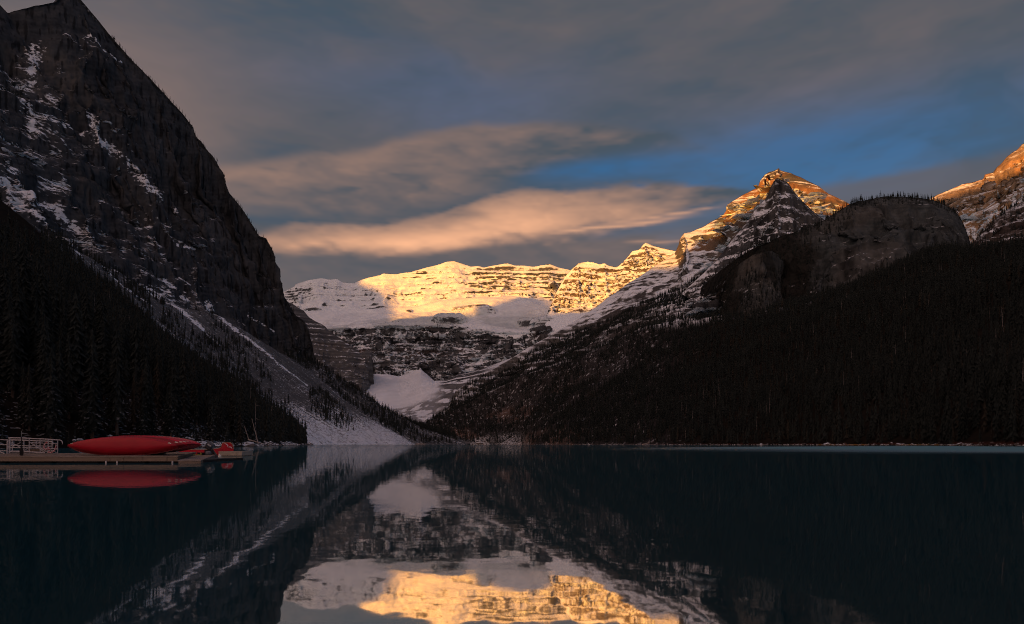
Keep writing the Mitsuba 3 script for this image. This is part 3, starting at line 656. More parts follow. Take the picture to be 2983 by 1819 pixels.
def plant(surf, density, seed, t_min=None, steep=False):
    """Tree spots on a face: density(px, py, points) in trees per square metre."""
    r = np.random.default_rng(seed)
    V = surf.V
    i0 = int(np.searchsorted(surf.t, surf.crest if t_min is None else t_min))
    A, B, C, D = V[i0:-1, :-1], V[i0:-1, 1:], V[i0 + 1:, :-1], V[i0 + 1:, 1:]
    c = (A + B + C + D) / 4
    flat = np.abs(np.cross((B - A)[..., :2], (C - A)[..., :2]))                  # area on the map
    if steep:
        flat = .45 * np.linalg.norm(np.cross(B - A, C - A), axis=-1)
    ok = (c[..., 2] > .3) & (c[..., 1] > 60)
    px, py = sight(np.where(ok[..., None], c, [0, 100, 1]))
    lam = np.where(ok, flat * density(px, py, c), 0)
    n = r.poisson(np.clip(lam, 0, 6))
    idx = np.repeat(np.arange(n.size), n.ravel())
    u, w = r.random((2, len(idx)))[..., None]
    g = lambda q: q.reshape(-1, 3)[idx]
    return g(A) * (1 - u) * (1 - w) + g(B) * u * (1 - w) + g(C) * (1 - u) * w + g(D) * u * w


def poly(*pts):
    return lambda px, py: inside(px, py, pts)


front = poly((-1500, 480), (-50, 540), (0, 560), (60, 580), (110, 612), (150, 640), (200, 668), (230, 690), (280, 722), (330, 760), (380, 800), (430, 836), (500, 873), (560, 912), (640, 962), (700, 1002), (728, 1040), (738, 1076), (738, 1100), (-1500, 1400))
band = poly((90, 520), (200, 600), (300, 665), (360, 705), (420, 745), (520, 815), (600, 850), (640, 870), (690, 960), (700, 1000), (560, 912), (430, 836), (330, 760), (230, 690), (110, 612))
belt = poly((470, 745), (505, 760), (580, 815), (640, 862), (650, 905), (620, 945), (560, 905), (480, 820))
clump = poly((742, 950), (756, 938), (778, 940), (800, 965), (830, 990), (862, 1022), (862, 1046), (811, 1030), (746, 995))
beyond = poly((740, 855), (757, 864), (807, 890), (882, 940), (967, 985), (1022, 1022), (1100, 1050), (1100, 1075), (1005, 1071), (899, 1014), (831, 966), (763, 908), (705, 870), (640, 826), (690, 835))
shelf = poly((-50, 120), (40, 130), (60, 220), (60, 300), (110, 400), (150, 470), (110, 520), (-50, 480))
nz1 = lambda c, s, seed: meshkit.fbm(c / s, 3, seed)


def left_density(px, py, c):
    n, m = nz1(c, 45, 61), nz1(c, 14, 62)
    d = np.where(front(px, py), .026, 0)
    d = np.where(band(px, py) & ~front(px, py), .017 * sst(.43, .56, n), d)
    d = np.where(belt(px, py), np.maximum(d, .02 * sst(.34, .48, n)), d)
    d = np.where(clump(px, py), .016 * sst(.35, .5, m), d)
    d = np.where(beyond(px, py), .020 * sst(.28, .42, n), d)
    d = np.where(shelf(px, py), .010 * sst(.44, .58, n), d)
    ledge = (px > 200) & (c[..., 1] > 1350) & (py < 700)
    d = np.where(ledge & (d == 0), .004 * sst(.5, .6, m), d)
    return d * (c[..., 1] > 120)


main = poly((1225, 1078), (1290, 1030), (1400, 962), (1560, 872), (1700, 806), (1790, 775), (1924, 715), (2017, 690), (2110, 650), (2200, 610), (2249, 592), (2341, 596), (2480, 575), (3600, 400), (4200, 1200), (2480, 1100))
ribbon = poly((1010, 1030), (1046, 1003), (1097, 940), (1155, 905), (1200, 892), (1322, 822), (1437, 784), (1541, 733), (1610, 706), (1714, 650), (1772, 596), (1817, 570), (1880, 570), (1880, 620), (1817, 612), (1760, 645), (1645, 712), (1552, 752), (1437, 812), (1322, 850), (1220, 920), (1150, 985), (1120, 1075), (1010, 1075))
sparse = poly((1100, 1075), (1150, 985), (1220, 920), (1322, 850), (1437, 812), (1552, 752), (1645, 712), (1760, 645), (1900, 620), (1924, 735), (1700, 806), (1560, 872), (1400, 962), (1290, 1030), (1225, 1078))
shoreline = poly((1020, 1040), (1290, 1010), (1330, 1078), (1262, 1064), (1200, 1060), (1160, 1064), (1120, 1062), (1020, 1078))


def right_density(px, py, c):
    n, m = nz1(c, 60, 71), nz1(c, 16, 72)
    d = np.where(main(px, py), .036 * sst(.15, .3, m), 0)
    d = np.where(ribbon(px, py), .034 * sst(.24, .36, n), d)
    d = np.where(sparse(px, py) & (d == 0), .028 * sst(.42, .55, n) + .006, d)
    d = np.where(shoreline(px, py), np.maximum(d, .018 * sst(.3, .45, m)), d)
    return d


domeline = poly((1690, 700), (1830, 570), (1950, 540), (1985, 515), (2040, 480), (2087, 468), (2226, 466), (2305, 500), (2342, 600), (2320, 560), (2296, 512), (2272, 496), (2226, 483), (2130, 479), (2087, 490), (2060, 510), (2030, 545), (2005, 580), (1960, 610), (1900, 630), (1830, 640), (1760, 660))


def dome_density(px, py, c):
    n = nz1(c, 40, 81)
    d = np.where(domeline(px, py), .020 * sst(.3, .45, n), 0)
    low = np.interp(px, [1690, 1830, 1924, 1990, 2110, 2180, 2249, 2342], [700, 705, 660, 672, 640, 618, 596, 600])
    d = np.where(px < 1950 + 70 * (n - .5), np.maximum(d, .045 * sst(.26, .4, n)), d)
    return np.where(py > low + 24 * (n - .5), .02 * sst(.38, .5, n), d)


def knob_density(px, py, c):
    n = nz1(c, 30, 85)
    return np.where((py < np.interp(px, [1715, 1785, 1835, 1872, 1903], [700, 640, 616, 626, 705])) | (py > 652 + 30 * (n - .5)) | (px < 1752), .032, .002) * sst(.3, .45, n)


spur_density = lambda px, py, c: .014 * sst(.36, .5, nz1(c, 45, 87)) + .002
thumb_density = lambda px, py, c: np.where(py > np.interp(px, [1640, 1722, 1775, 1830, 1875, 1960], [700, 628, 562, 556, 560, 640]), .010, 0) * sst(.35, .5, nz1(c, 40, 88)) * (px < 1900)

young = lambda px, py, c: np.where(front(px, py) & (c[..., 1] < 420) & (c[..., 2] < 45), .10, 0) * (c[..., 1] > 120)
trees = []                                                       # (points, mean height, forest)
for surf, dens, seed, h, where in ((left, left_density, 1, 18.0, 'left'), (rt, right_density, 2, 14.5, 'right'), (bee, dome_density, 3, 11.0, 'dome'), (knob, knob_density, 4, 11.0, 'dome'), (spur, spur_density, 5, 10.0, 'dome'), (thumb, thumb_density, 6, 9.0, 'dome')):
    p_ = plant(surf, dens, seed, steep=where == 'dome')
    r_ = np.random.default_rng(40 + seed)
    h_ = h * np.clip(r_.normal(1, .28, len(p_)), .4, 1.75)
    if where == 'left':
        h_ *= np.where(p_[:, 1] > 900, .78, 1.0) * np.where(p_[:, 2] > 420, .7, 1)
        h_ *= np.where(p_[:, 1] < 260, 1.12, 1)
    if where == 'right':
        h_ *= np.where(p_[:, 1] > 1500, .85, 1.0)
    trees.append((p_, h_, where))
p_ = plant(left, young, 12)
trees.append((p_, np.random.default_rng(3).uniform(.8, 4.5, len(p_)), 'left'))


def fringe(surf, s0, s1, n, seed, depth=.10):
    """Trees standing along a crest."""
    r = np.random.default_rng(seed)
    j = r.integers(np.searchsorted(surf.s, s0), np.searchsorted(surf.s, s1) - 1, n)
    i0 = int(np.searchsorted(surf.t, surf.crest))
    i = i0 + (r.random(n) ** 2 * depth * np.searchsorted(surf.t, surf.crest + 1) * .7).astype(int)
    a, b, u = surf.V[i, j], surf.V[i, j + 1], r.random((n, 1))
    return a * (1 - u) + b * u


for surf, s0, s1, n, hm, where in ((left, 1560, 1795, 230, 8.5, 'left'), (left, 1795, 1850, 60, 9, 'left'), (bee, 1985, 2310, 330, 9.5, 'dome'), (bee, 1740, 1990, 170, 10, 'dome'), (spur, 2330, 2470, 120, 9, 'dome')):
    p_ = fringe(surf, s0, s1, n, 60 + n)
    trees.append((p_, hm * np.clip(np.random.default_rng(n).normal(1, .3, n), .4, 1.7), where))
# the trees behind the camera's left shoulder and right are left out; what the frame shows largest are trees of their own
allp = np.concatenate([t[0] for t in trees])
allh = np.concatenate([t[1] for t in trees])
which = np.concatenate([[t[2]] * len(t[0]) for t in trees])
tx, ty = sight(allp)
inframe = (tx > -60) & (tx < 2524) & (ty > 0)
allp, allh, which, tx = allp[inframe], allh[inframe], which[inframe], tx[inframe]
size = allh * FOC / allp[:, 1]
near = np.zeros(len(size), bool)
near[np.argsort(-size)[:300]] = True


def needle_tex(p, n, uv):
    a, b = noise(p.x / 7, p.y / 7, p.z / 40), noise(p.x / 1.3, p.y / 1.3, p.z / 1.1)
    c = mix((.013, .019, .019), (.040, .050, .046), a * .7 + b * .5 - .1)
    sn = smoothstep(.66, .80, noise(p.x * 1.1, p.y * 1.1, p.z * 2.4)) * smoothstep(.15, .45, dr.abs(n.z)) * smoothstep(15, 6, p.z) * smoothstep(0, -20, p.x) * smoothstep(520, 320, p.y)
    c = mix(c, SNOW, .2 * sn)
    return mix(c, (.075, .05, .028), .3 * smoothstep(.76, .86, noise(p.x / 4 + 40, p.y / 4, p.z / 90)))


diffuse_proc('needles', needle_tex)
diffuse_proc('bark', lambda p, n, uv: mix((.06, .05, .042), (.14, .12, .105), noise(p.x * 3, p.y * 3, p.z * .6)))
diffuse_proc('grey_wood', lambda p, n, uv: mix((.2, .185, .17), (.36, .34, .32), noise(p.x * 2, p.y * 2, p.z * .5)))


def joined(kinds, pts, hs, r, wide=(.8, 1.3)):
    vs, fs, n = [], [], 0
    kind = r.integers(0, len(kinds), len(pts))
    for k, (v, f) in enumerate(kinds):
        sel = np.flatnonzero(kind == k)
        if not len(sel):
            continue
        a, w = r.uniform(0, 6.28, len(sel)), r.uniform(*wide, len(sel))
        c, s = np.cos(a), np.sin(a)
        lx, ly = r.normal(0, .02, (2, len(sel)))
        X = (v[None, :, 0] * c[:, None] - v[None, :, 1] * s[:, None]) * w[:, None] + v[None, :, 2] * lx[:, None]
        Y = (v[None, :, 0] * s[:, None] + v[None, :, 1] * c[:, None]) * w[:, None] + v[None, :, 2] * ly[:, None]
        q = np.stack([X, Y, np.broadcast_to(v[None, :, 2], X.shape)], -1) * hs[sel][:, None, None] + pts[sel][:, None, :] - [0, 0, .4]
        vs.append(q.reshape(-1, 3))
        fs.append((f[None] + (np.arange(len(sel)) * len(v))[:, None, None]).reshape(-1, 3) + n)
        n += len(sel) * len(v)
    return np.concatenate(vs), np.concatenate(fs)


print('trees', len(allp), {w: int((which == w).sum()) for w in ('left', 'right', 'dome')}, 'near from', allp[near][:, 1].max())
for where, key, lab in (('left', 'conifer_forest', 'dense dark spruce forest climbing the left mountain above the dock'), ('right', 'conifer_forest', 'dense dark spruce forest covering the slope on the right of the lake'),
                        ('dome', 'conifer_forest', 'small spruces along the top and foot of the domed brown cliff')):
    sel = (which == where) & ~near
    k = obj(key, joined(far_kind, allp[sel], allh[sel], np.random.default_rng(90)), 'needles')
    tag(k, lab, 'forest', kind='stuff')
near_ply = [(mikit.ply(k, 'needles'), None) for k in near_kind]


def trunk_mesh(seed):
    r = np.random.default_rng(seed)
    rings = [(0, .016), (.3, .012), (.7, .006), (1.0, .001)]
    v = [[q * np.cos(a), q * np.sin(a), z] for z, q in rings for a in np.arange(6) * np.pi / 3]
    f = [[i * 6 + k, i * 6 + (k + 1) % 6, (i + 1) * 6 + (k + 1) % 6, (i + 1) * 6 + k] for i in range(3) for k in range(6)]
    return np.array(v), np.array(f)


trunk_ply = mikit.ply(trunk_mesh(1), 'bark')
r_ = np.random.default_rng(17)
for p_, h_, w_ in zip(allp[near], allh[near], which[near]):
    key = numbered('spruce_tree')
    m_ = T().translate([float(x) for x in p_ - [0, 0, .4]]).rotate([0, 0, 1], float(r_.uniform(0, 360))).scale([float(h_) * float(r_.uniform(.85, 1.25))] * 2 + [float(h_)])
    scene[key + '__trunk'] = {**trunk_ply, 'to_world': m_}
    scene[key + '__crown'] = {**near_ply[int(r_.integers(0, len(near_ply)))][0], 'to_world': m_}
    bx = float(sight(p_)[0])
    mark = next(m for lim, m in ((20, 'at the left edge of the photo'), (75, 'behind the black paddle and railing'), (150, 'behind the right half of the gangway railing'), (240, 'behind the left end of the canoe row'), (330, 'behind the middle of the canoe row'),
                                 (420, 'behind the right half of the canoe row'), (490, 'behind the overlapping canoe stems'), (520, 'behind the outboard motor'), (565, 'behind the curled canoe prow'), (640, 'around the two leaning dead trunks'), (1000, 'next to the snowy scree fan'),
                                 (2250, 'in the middle of the right shore'), (2400, 'near the pale leaning trunk on the right'), (9999, 'at the right edge of the photo')) if bx < lim)
    tall = 'very tall' if h_ > 25 else 'tall' if h_ > 20 else 'middling' if h_ > 15 else 'short'
    zone = 'at the waterline' if p_[2] < 5 else 'a little upslope' if p_[2] < 22 else 'higher on the slope'
    tag(key, f'{tall} dark spruce {zone}, {mark}', 'tree', f'spruces of the {w_} shore')
# bare grey trunks standing in the forest
sel = np.random.default_rng(5).choice(np.flatnonzero((which == 'right') & (allp[:, 1] < 1100)), 150, replace=False)
sel = np.concatenate([sel, np.random.default_rng(6).choice(np.flatnonzero((which == 'left') & (allp[:, 1] < 800) & (allp[:, 1] > 330)), 60, replace=False)])
k = obj('dead_trees', joined(snag_kind, allp[sel] + [0, -2.0, 0], allh[sel] * 1.08, np.random.default_rng(8), (.8, 1.6)), 'grey_wood')
tag(k, 'bare grey dead trunks standing among the dark spruces', 'dead trees', kind='stuff')

# ------------------------------------------------------------------ the shore: stones, brush, driftwood
def stones(pts, sizes, seed, flat=.65):
    r = np.random.default_rng(seed)
    bases = []
    for k in range(6):
        m = trimesh.creation.icosphere(subdivisions=1)
        v = np.array(m.vertices) * (1 + .5 * (meshkit.noise(np.array(m.vertices) * 1.3 + 10 * k, k)[:, None] - .5))
        bases.append((v, np.array(m.faces)))
    vs, fs, n = [], [], 0
    for p, s in zip(pts, sizes):
        v, f = bases[r.integers(0, 6)]
        a = r.uniform(0, 6.28)
        R = np.array([[np.cos(a), -np.sin(a), 0], [np.sin(a), np.cos(a), 0], [0, 0, 1]])
        vs.append((v * s * [r.uniform(.8, 1.5), r.uniform(.7, 1.2), flat * r.uniform(.7, 1.2)]) @ R.T + p)
        fs.append(f + n)
        n += len(v)
    return np.concatenate(vs), np.concatenate(fs)


def stone_tex(p, n, uv):
    a, b = noise(p.x * 1.7, p.y * 1.7, p.z * 1.7), noise(p.x * 6, p.y * 6, p.z * 6)
    rock = mix((.07, .068, .065), (.2, .19, .18), a * .7 + b * .3)
    return mix(rock, SNOW, smoothstep(.6, .85, n.z + (a - .5) * .7 + (b - .5) * .3))


diffuse_proc('snowy_stone', stone_tex)
r_ = np.random.default_rng(23)
L_ = sorted(shore)
ys = np.concatenate([r_.uniform(150, 330, 900), r_.uniform(330, 1000, 700)])
xs = np.interp(ys, [p[2] for p in L_ if p[0] <= 2000], [p[1] for p in L_ if p[0] <= 2000])
off = np.abs(r_.normal(0, 2.2, len(ys))) * (1 + ys / 300)
pts = np.stack([xs + 1.2 - off, ys, .05 + off * .33], -1)
k = obj('shore_stones', stones(pts, r_.lognormal(-1.35, .5, len(ys)) * (1 + ys / 500), 3), 'snowy_stone')
tag(k, 'snow dusted grey stones lining the left shore', 'stones', kind='stuff')
tags_ = []
for x0, x1, y0, spread, n_ in ((1130, 1190, 1880, 10, 420), (1203, 1262, 1740, 12, 520)):
    q = r_.uniform(0, 1, n_)
    bear = x0 + (x1 - x0) * r_.beta(2, 2, n_)
    up = r_.uniform(0, 1, n_) ** 1.6 * np.clip(1 - np.abs((bear - (x0 + x1) / 2) / (x1 - x0) * 2), .1, 1) * 22
    tags_.append(np.stack([(bear - CX) / FOC * y0, y0 + up * 1.2 - 4, up * .9], -1))
pts = np.concatenate(tags_)
k = obj('shore_stones', stones(pts, r_.lognormal(.1, .5, len(pts)), 4), 'snowy_stone')
tag(k, 'snowy boulder fans spilling into the water at the far end of the lake', 'boulders', kind='stuff')
R_ = sorted(rshore)


def right_shore(px):
    return np.stack([np.interp(px, [p[0] for p in R_], [p[k] for p in R_]) for k in (1, 2)], -1)


bear = r_.uniform(1290, 2500, 1500)
q = right_shore(bear)
back_ = np.abs(r_.normal(0, 1.6, len(bear)))
pts = np.stack([q[:, 0] + back_ * .6 - .3, q[:, 1] + back_ * .5, .1 + back_ * .3], -1)
k = obj('shore_stones', stones(pts[:900], r_.lognormal(-1.0, .5, 900), 5), 'snowy_stone')
tag(k, 'low grey stones along the waterline of the right shore', 'stones', kind='stuff')


def tufts(pts, h, n, seed, spread=.5):
    r = np.random.default_rng(seed)
    m = len(pts) * n
    b = np.repeat(pts, n, 0) + r.normal(0, spread, (m, 3)) * [1, .6, 0]
    hh = np.repeat(h, n) * r.uniform(.5, 1.2, m)
    a, lean = r.uniform(0, 6.28, m), r.normal(0, .3, (m, 2))
    w = .05 * hh + .02
    d = np.stack([np.cos(a), np.sin(a), 0 * a], -1) * w[:, None]
    tip = b + np.stack([lean[:, 0] * hh, lean[:, 1] * hh, hh], -1)
    v = np.stack([b - d, b + d, tip], 1).reshape(-1, 3)
    return v, np.arange(m * 3).reshape(-1, 3)


diffuse_proc('dry_grass', lambda p, n, uv: mix((.20, .11, .03), (.36, .22, .07), noise(p.x * 3, p.y * 3, p.z)))
diffuse_proc('red_brush', lambda p, n, uv: mix((.05, .026, .022), (.13, .06, .05), noise(p.x * 2, p.y * 2, p.z * 2)))
bear = np.concatenate([r_.uniform(2086, 2124, 60), r_.uniform(2185, 2280, 130), r_.uniform(1990, 2086, 40), r_.uniform(1360, 1400, 20)])
q = right_shore(bear)
k = obj('shore_grass', tufts(np.stack([q[:, 0] + .5, q[:, 1] + .4, q[:, 0] * 0 + .25], -1), np.full(len(q), .8), 14, 3, .7), 'dry_grass')
tag(k, 'ochre dry grass along the right waterline', 'grass', kind='stuff')
bear = np.concatenate([r_.uniform(1900, 2080, 40), r_.uniform(2130, 2180, 40), r_.uniform(2320, 2470, 90), r_.uniform(1560, 1900, 40)])
q = right_shore(bear)
k = obj('shore_brush', tufts(np.stack([q[:, 0] + 1.6, q[:, 1] + 1.4, q[:, 0] * 0 + .7], -1), r_.uniform(.6, 1.6, len(q)), 22, 4, .9), 'red_brush')
tag(k, 'reddish leafless brush behind the right waterline', 'brush', kind='stuff')


def tube(points, radii, sides=8, caps=True):
    p = np.asarray(points, float)
    t = np.gradient(p, axis=0)
    t /= np.linalg.norm(t, axis=1, keepdims=True) + 1e-12
    a = np.cross(t, np.where(np.abs(t[:, 2:]) < .9, [0, 0, 1.0], [1.0, 0, 0]))
    a /= np.linalg.norm(a, axis=1, keepdims=True) + 1e-12
    b, ang = np.cross(t, a), np.arange(sides) * 2 * np.pi / sides
    v = p[:, None] + np.broadcast_to(radii, (len(p),))[:, None, None] * (np.cos(ang)[None, :, None] * a[:, None] + np.sin(ang)[None, :, None] * b[:, None])
    f = []
    for i in range(len(p) - 1):
        for k in range(sides):
            f += [[i * sides + k, i * sides + (k + 1) % sides, (i + 1) * sides + (k + 1) % sides], [i * sides + k, (i + 1) * sides + (k + 1) % sides, (i + 1) * sides + k]]
    v = v.reshape(-1, 3)
    if caps:
        n = len(v)
        v = np.vstack([v, p[0], p[-1]])
        for k in range(sides):
            f += [[n, (k + 1) % sides, k], [n + 1, (len(p) - 1) * sides + k, (len(p) - 1) * sides + (k + 1) % sides]]
    return trimesh.Trimesh(v, np.array(f), process=False)


def log_mesh(a, b, r0, r1, seed, stubs=4):
    r = np.random.default_rng(seed)
    t = np.linspace(0, 1, 8)[:, None]
    a, b = np.asarray(a, float), np.asarray(b, float)
    L = np.linalg.norm(b - a)
    pts = a + (b - a) * t + r.normal(0, .006 * L, (8, 3))
    ms = [tube(pts, r0 + (r1 - r0) * t[:, 0], 7)]
    for k in range(stubs):
        q = a + (b - a) * r.uniform(.3, .95)
        d = r.normal(0, 1, 3)
        d[2] = abs(d[2])
        ms.append(tube([q, q + d / np.linalg.norm(d) * L * r.uniform(.03, .09)], [r1 * .7, r1 * .2], 4))
    return trimesh.util.concatenate(ms)


def dead_tree(a, b, r0, lab, seed, cat='dead tree', name='dead_tree', stubs=6):
    k = obj(name, log_mesh(a, b, r0, r0 * .4, seed, stubs), 'grey_wood')
    tag(k, lab, cat)


ys0 = 168.0
dead_tree(at(600, 1062, ys0), at(588, 1026, ys0), .085, 'shorter bare leaning trunk, left of the pair on the left shore', 1)
dead_tree(at(622, 1068, ys0 + 6), at(606, 1008, ys0 + 6), .10, 'taller bare leaning trunk, right of the pair on the left shore', 2)
dead_tree(at(597, 1058, ys0 - 4), at(634, 1069, ys0 - 4), .14, 'fallen bare trunk lying under the two leaning ones', 3, 'log', 'fallen_log')
for i, (x0, y0, x1, y1, Y, lab) in enumerate(((1545, 1071, 1572, 1064, 860, 'forked driftwood log poking out of the water beside the boulder fan'), (2376, 1073.5, 2405, 1068, 290, 'jumble of pale driftwood among red brush near the right edge'),
                                              (2345, 1074, 2368, 1073, 300, 'low pale driftwood log left of the jumble near the right edge'), (2424, 1075, 2460, 1074.5, 262, 'long pale driftwood log at the right edge of the shore'), (2293, 1073.3, 2318, 1073.2, 335, 'pale driftwood log right of the ochre grass'),
                                              (1830, 1072.2, 1850, 1072, 690, 'short pale driftwood log in the middle of the right shore'), (1000, 1069.6, 1024, 1069.2, 1640, 'dark driftwood log off the tip of the scree fan'))):
    m_ = log_mesh(at(x0, y0, Y), at(x1, y1, Y), .0009 * Y, .0005 * Y, 20 + i, 5)
    if i < 2:
        c_ = .5 * (at(x0, y0, Y) + at(x1, y1, Y))
        m_ = trimesh.util.concatenate([m_, tube([c_, at(x1 + 1, y1 + 7, Y)], [.0007 * Y, .0003 * Y], 6), tube([c_, at(x1 - 8, y1 - 4, Y)], [.0006 * Y, .0003 * Y], 6)])
    tag(obj('driftwood_log', m_, 'grey_wood'), lab, 'driftwood')
dead_tree(at(2358, 1071, 330), at(2338, 1005, 330), .16, 'pale leaning dead trunk standing by the water near the right edge', 9)
# ------------------------------------------------------------------ the boat dock and what lies on it
from shapely.geometry import Polygon, box as rect


def plain(key, color, rough=.6, **more):
    scene[key] = {'type': 'twosided', 'bsdf': {'type': 'principled', 'base_color': {'type': 'rgb', 'value': list(color)}, 'roughness': rough, **more}}
    return key


def wood_tex(lo, hi):
    def fn(p, n, uv):
        g = noise(p.x * 2.2, p.y * 14, p.z * 30)
        k = fbm(p.x * .8, p.y * .8, p.z * 5, 3)
        c = mix(lo, hi, g * .45 + k * .55)
        return mix(c, (.55, .55, .57), .55 * smoothstep(.55, .75, k) * smoothstep(.6, .9, n.z))
    return fn


diffuse_proc('deck_wood', wood_tex((.16, .14, .115), (.30, .265, .225)))
diffuse_proc('fascia_wood', wood_tex((.14, .115, .09), (.25, .21, .165)))
diffuse_proc('pale_fascia', wood_tex((.27, .25, .2), (.38, .36, .30)))
plain('float_black', (.012, .012, .013), .5)
plain('fender_white', (.5, .5, .5), .5)
scene['aluminium'] = {'type': 'twosided', 'bsdf': {'type': 'principled', 'base_color': {'type': 'rgb', 'value': [.5, .51, .53]}, 'roughness': .5, 'metallic': .35}}


def canoe_red(p, n, uv):
    k = fbm(p.x * 1.5, p.y * 1.5, p.z * 3, 3)
    return mix((.33, .003, .014), (.48, .005, .024), k)


for name_, c_ in (('canoe_red', 1.0), ('canoe_red_dark', .66), ('canoe_red_light', 1.25)):
    fn_ = lambda p, n, uv, c_=c_: canoe_red(p, n, uv) * c_
    scene[name_] = {'type': 'twosided', 'bsdf': {'type': 'principled', 'base_color': mikit.proc(fn_), 'roughness': .5, 'specular': .35, 'clearcoat': .12, 'clearcoat_gloss': .7}}
plain('canoe_inside', (.2, .012, .02), .7)
plain('rim_pink', (.55, .14, .15), .4)
plain('gunwale_tan', (.36, .22, .13), .5)
plain('decal_cream', (.62, .56, .46), .5)
plain('motor_dark', (.02, .022, .025), .35)
plain('motor_grey', (.06, .075, .09), .3)
plain('stripe_white', (.7, .72, .74), .4)
plain('blade_black', (.010, .010, .011), .45)
plain('shaft_grey', (.16, .19, .18), .5)
plain('tape_red', (.5, .06, .08), .6)
plain('tape_white', (.62, .58, .58), .6)
plain('rope_yellow', (.6, .5, .08), .7)
plain('buoy_white', (.7, .72, .66), .5)
plain('bag_grey', (.14, .16, .18), .8)


def slab(poly_, z0, z1):
    m = trimesh.creation.extrude_polygon(poly_, z1 - z0, engine='earcut')
    m.apply_translation([0, 0, z0])
    return m


def bar(a, b, w, h):
    """A board from a to b (both in plan, same height), w thick, standing h tall from its z."""
    a, b = np.asarray(a, float), np.asarray(b, float)
    d = (b - a)[:2] / np.linalg.norm((b - a)[:2])
    q = np.array([-d[1], d[0]]) * w / 2
    p = [a[:2] + q, a[:2] - q, b[:2] - q, b[:2] + q]
    m = slab(Polygon(p), a[2], a[2] + h)
    return m


def part(parent, name, mesh, bsdf, smooth=False):
    return obj(f'{parent}__{name}', mesh, bsdf, smooth=smooth)


# the main dock
dock_poly = Polygon([(-29.4, 30), (-15.03, 30), (-22, 46.5), (-24.6, 46.5), (-26.2, 40.5), (-29.4, 40.5)])
D = 'floating_dock'
tag(D, 'broad floating wooden dock carrying the stack of red canoes', 'dock')
for y in np.arange(30, 46.4, .24):
    s_ = dock_poly.intersection(rect(-40, y, 0, y + .228))
    if s_.area > .01:
        part(D, 'plank', slab(s_ if s_.geom_type == 'Polygon' else max(s_.geoms, key=lambda g: g.area), .268 + .003 * (int(y * 10) % 3), .308 + .003 * (int(y * 10) % 3)), 'deck_wood')
for a, b in ((-29.4, -24.1), (-24.08, -18.1), (-18.08, -17.5), (-17.48, -16.65), (-16.63, -15.53), (-15.51, -15.06)):
    part(D, 'fascia_board', bar((a, 30.045, .085), (b, 30.045, .085), .05, .18), 'fascia_wood')
for t0, t1 in ((0.004, .33), (.333, .66), (.663, .99)):
    f_ = lambda t: (-15.10 + (-22 + 15.03) * t, 30.07 + 16.45 * t, .085)
    part(D, 'fascia_board', bar(f_(t0), f_(t1), .05, .18), 'fascia_wood')
for x in np.arange(-29, -16, 2.1):
    part(D, 'float', slab(rect(x, 30.16, x + 1.9, 36.0), -.3, .12), 'float_black')
part(D, 'float', slab(Polygon([(-18.2, 36.2), (-21.9, 45.9), (-24.2, 45.9), (-24.2, 36.2)]), -.3, .12), 'float_black')
for x in (-18.24, -17.74, -15.25):
    part(D, 'fender', tube([(x, 29.97, -.06), (x, 29.97, .10)], .035, 8), 'fender_white')
# the low landing stage alongside
D = 'landing_stage'
tag(D, 'narrow low wooden landing stage along the right side of the main dock', 'dock')
e0, e1, e2, e3 = np.array([-14.70, 29.3]), np.array([-13.8, 29.6]), np.array([-19.86, 44.7]), np.array([-21.12, 44.7])
for i in range(36):
    t0, t1 = i / 36 + .0008, (i + 1) / 36 - .0008
    part(D, 'plank', slab(Polygon([e0 + (e3 - e0) * t0, e1 + (e2 - e1) * t0, e1 + (e2 - e1) * t1, e0 + (e3 - e0) * t1]), .10, .14), 'deck_wood')
part(D, 'fascia_board', bar((*(e0 + [.03, .05]), -.03), (*(e1 + [-.03, .05]), -.03), .045, .127), 'fascia_wood')
for t0, t1 in ((.006, .5), (.504, .995)):
    q = [np.array([*(e1 + (e2 - e1) * t + [-.035, .0]), -.03]) for t in (t0, t1)]
    part(D, 'fascia_board', bar(q[0], q[1], .045, .127), 'fascia_wood')
part(D, 'float', slab(Polygon([e0 + [.0, .5], e1 + [-.35, .5], e2 + [-.1, -.4], e3 + [.2, -.4]]), -.3, -.01), 'float_black')
# the small dock under the prow of the big canoe
D = 'small_dock'
tag(D, 'small pale boxy dock standing apart, in front of the curled canoe prow', 'dock')
part(D, 'fascia_board', bar((-21.1, 48.03, .03), (-19.86, 48.03, .03), .05, .275), 'pale_fascia')
part(D, 'fascia_board', bar((-19.84, 48.03, .03), (-19.44, 48.03, .03), .05, .275), 'pale_fascia')
part(D, 'fascia_board', bar((-19.47, 48.06, .03), (-19.47, 50.1, .03), .05, .275), 'pale_fascia')
for i in range(9):
    part(D, 'plank', slab(rect(-21.12, 48 + .235 * i, -19.43, 48.225 + .235 * i), .306, .342), 'pale_fascia')
part(D, 'float', slab(rect(-21.0, 48.1, -19.55, 50.0), -.25, .2), 'float_black')


def canoe_mesh(L, beam, depth, nu=64, nt=22, shrink=0.0):
    u = np.linspace(-1, 1, nu)
    b = (beam / 2 - shrink) * np.clip(1 - np.abs(u) ** 2.3, 0, 1) ** .82 + .012
    keel = .16 * np.abs(u) ** 7 + .03 * u ** 2 + shrink
    sheer = depth + .13 * np.abs(u) ** 4
    th = np.linspace(0, np.pi, nt)
    cy = np.sign(np.cos(th)) * np.abs(np.cos(th)) ** .72
    cz = 1 - np.sin(th) ** .62
    # the stems lean out and curl back a little towards the rim
    x = u * (L / 2 - shrink)
    V = np.zeros((nu, nt, 3))
    V[..., 0] = x[:, None] - .10 * np.sign(u)[:, None] * np.abs(u)[:, None] ** 12 * (cz[None] - .45) ** 2 * 3
    V[..., 1] = b[:, None] * cy[None]
    V[..., 2] = keel[:, None] + (sheer - keel)[:, None] * cz[None]
    return V


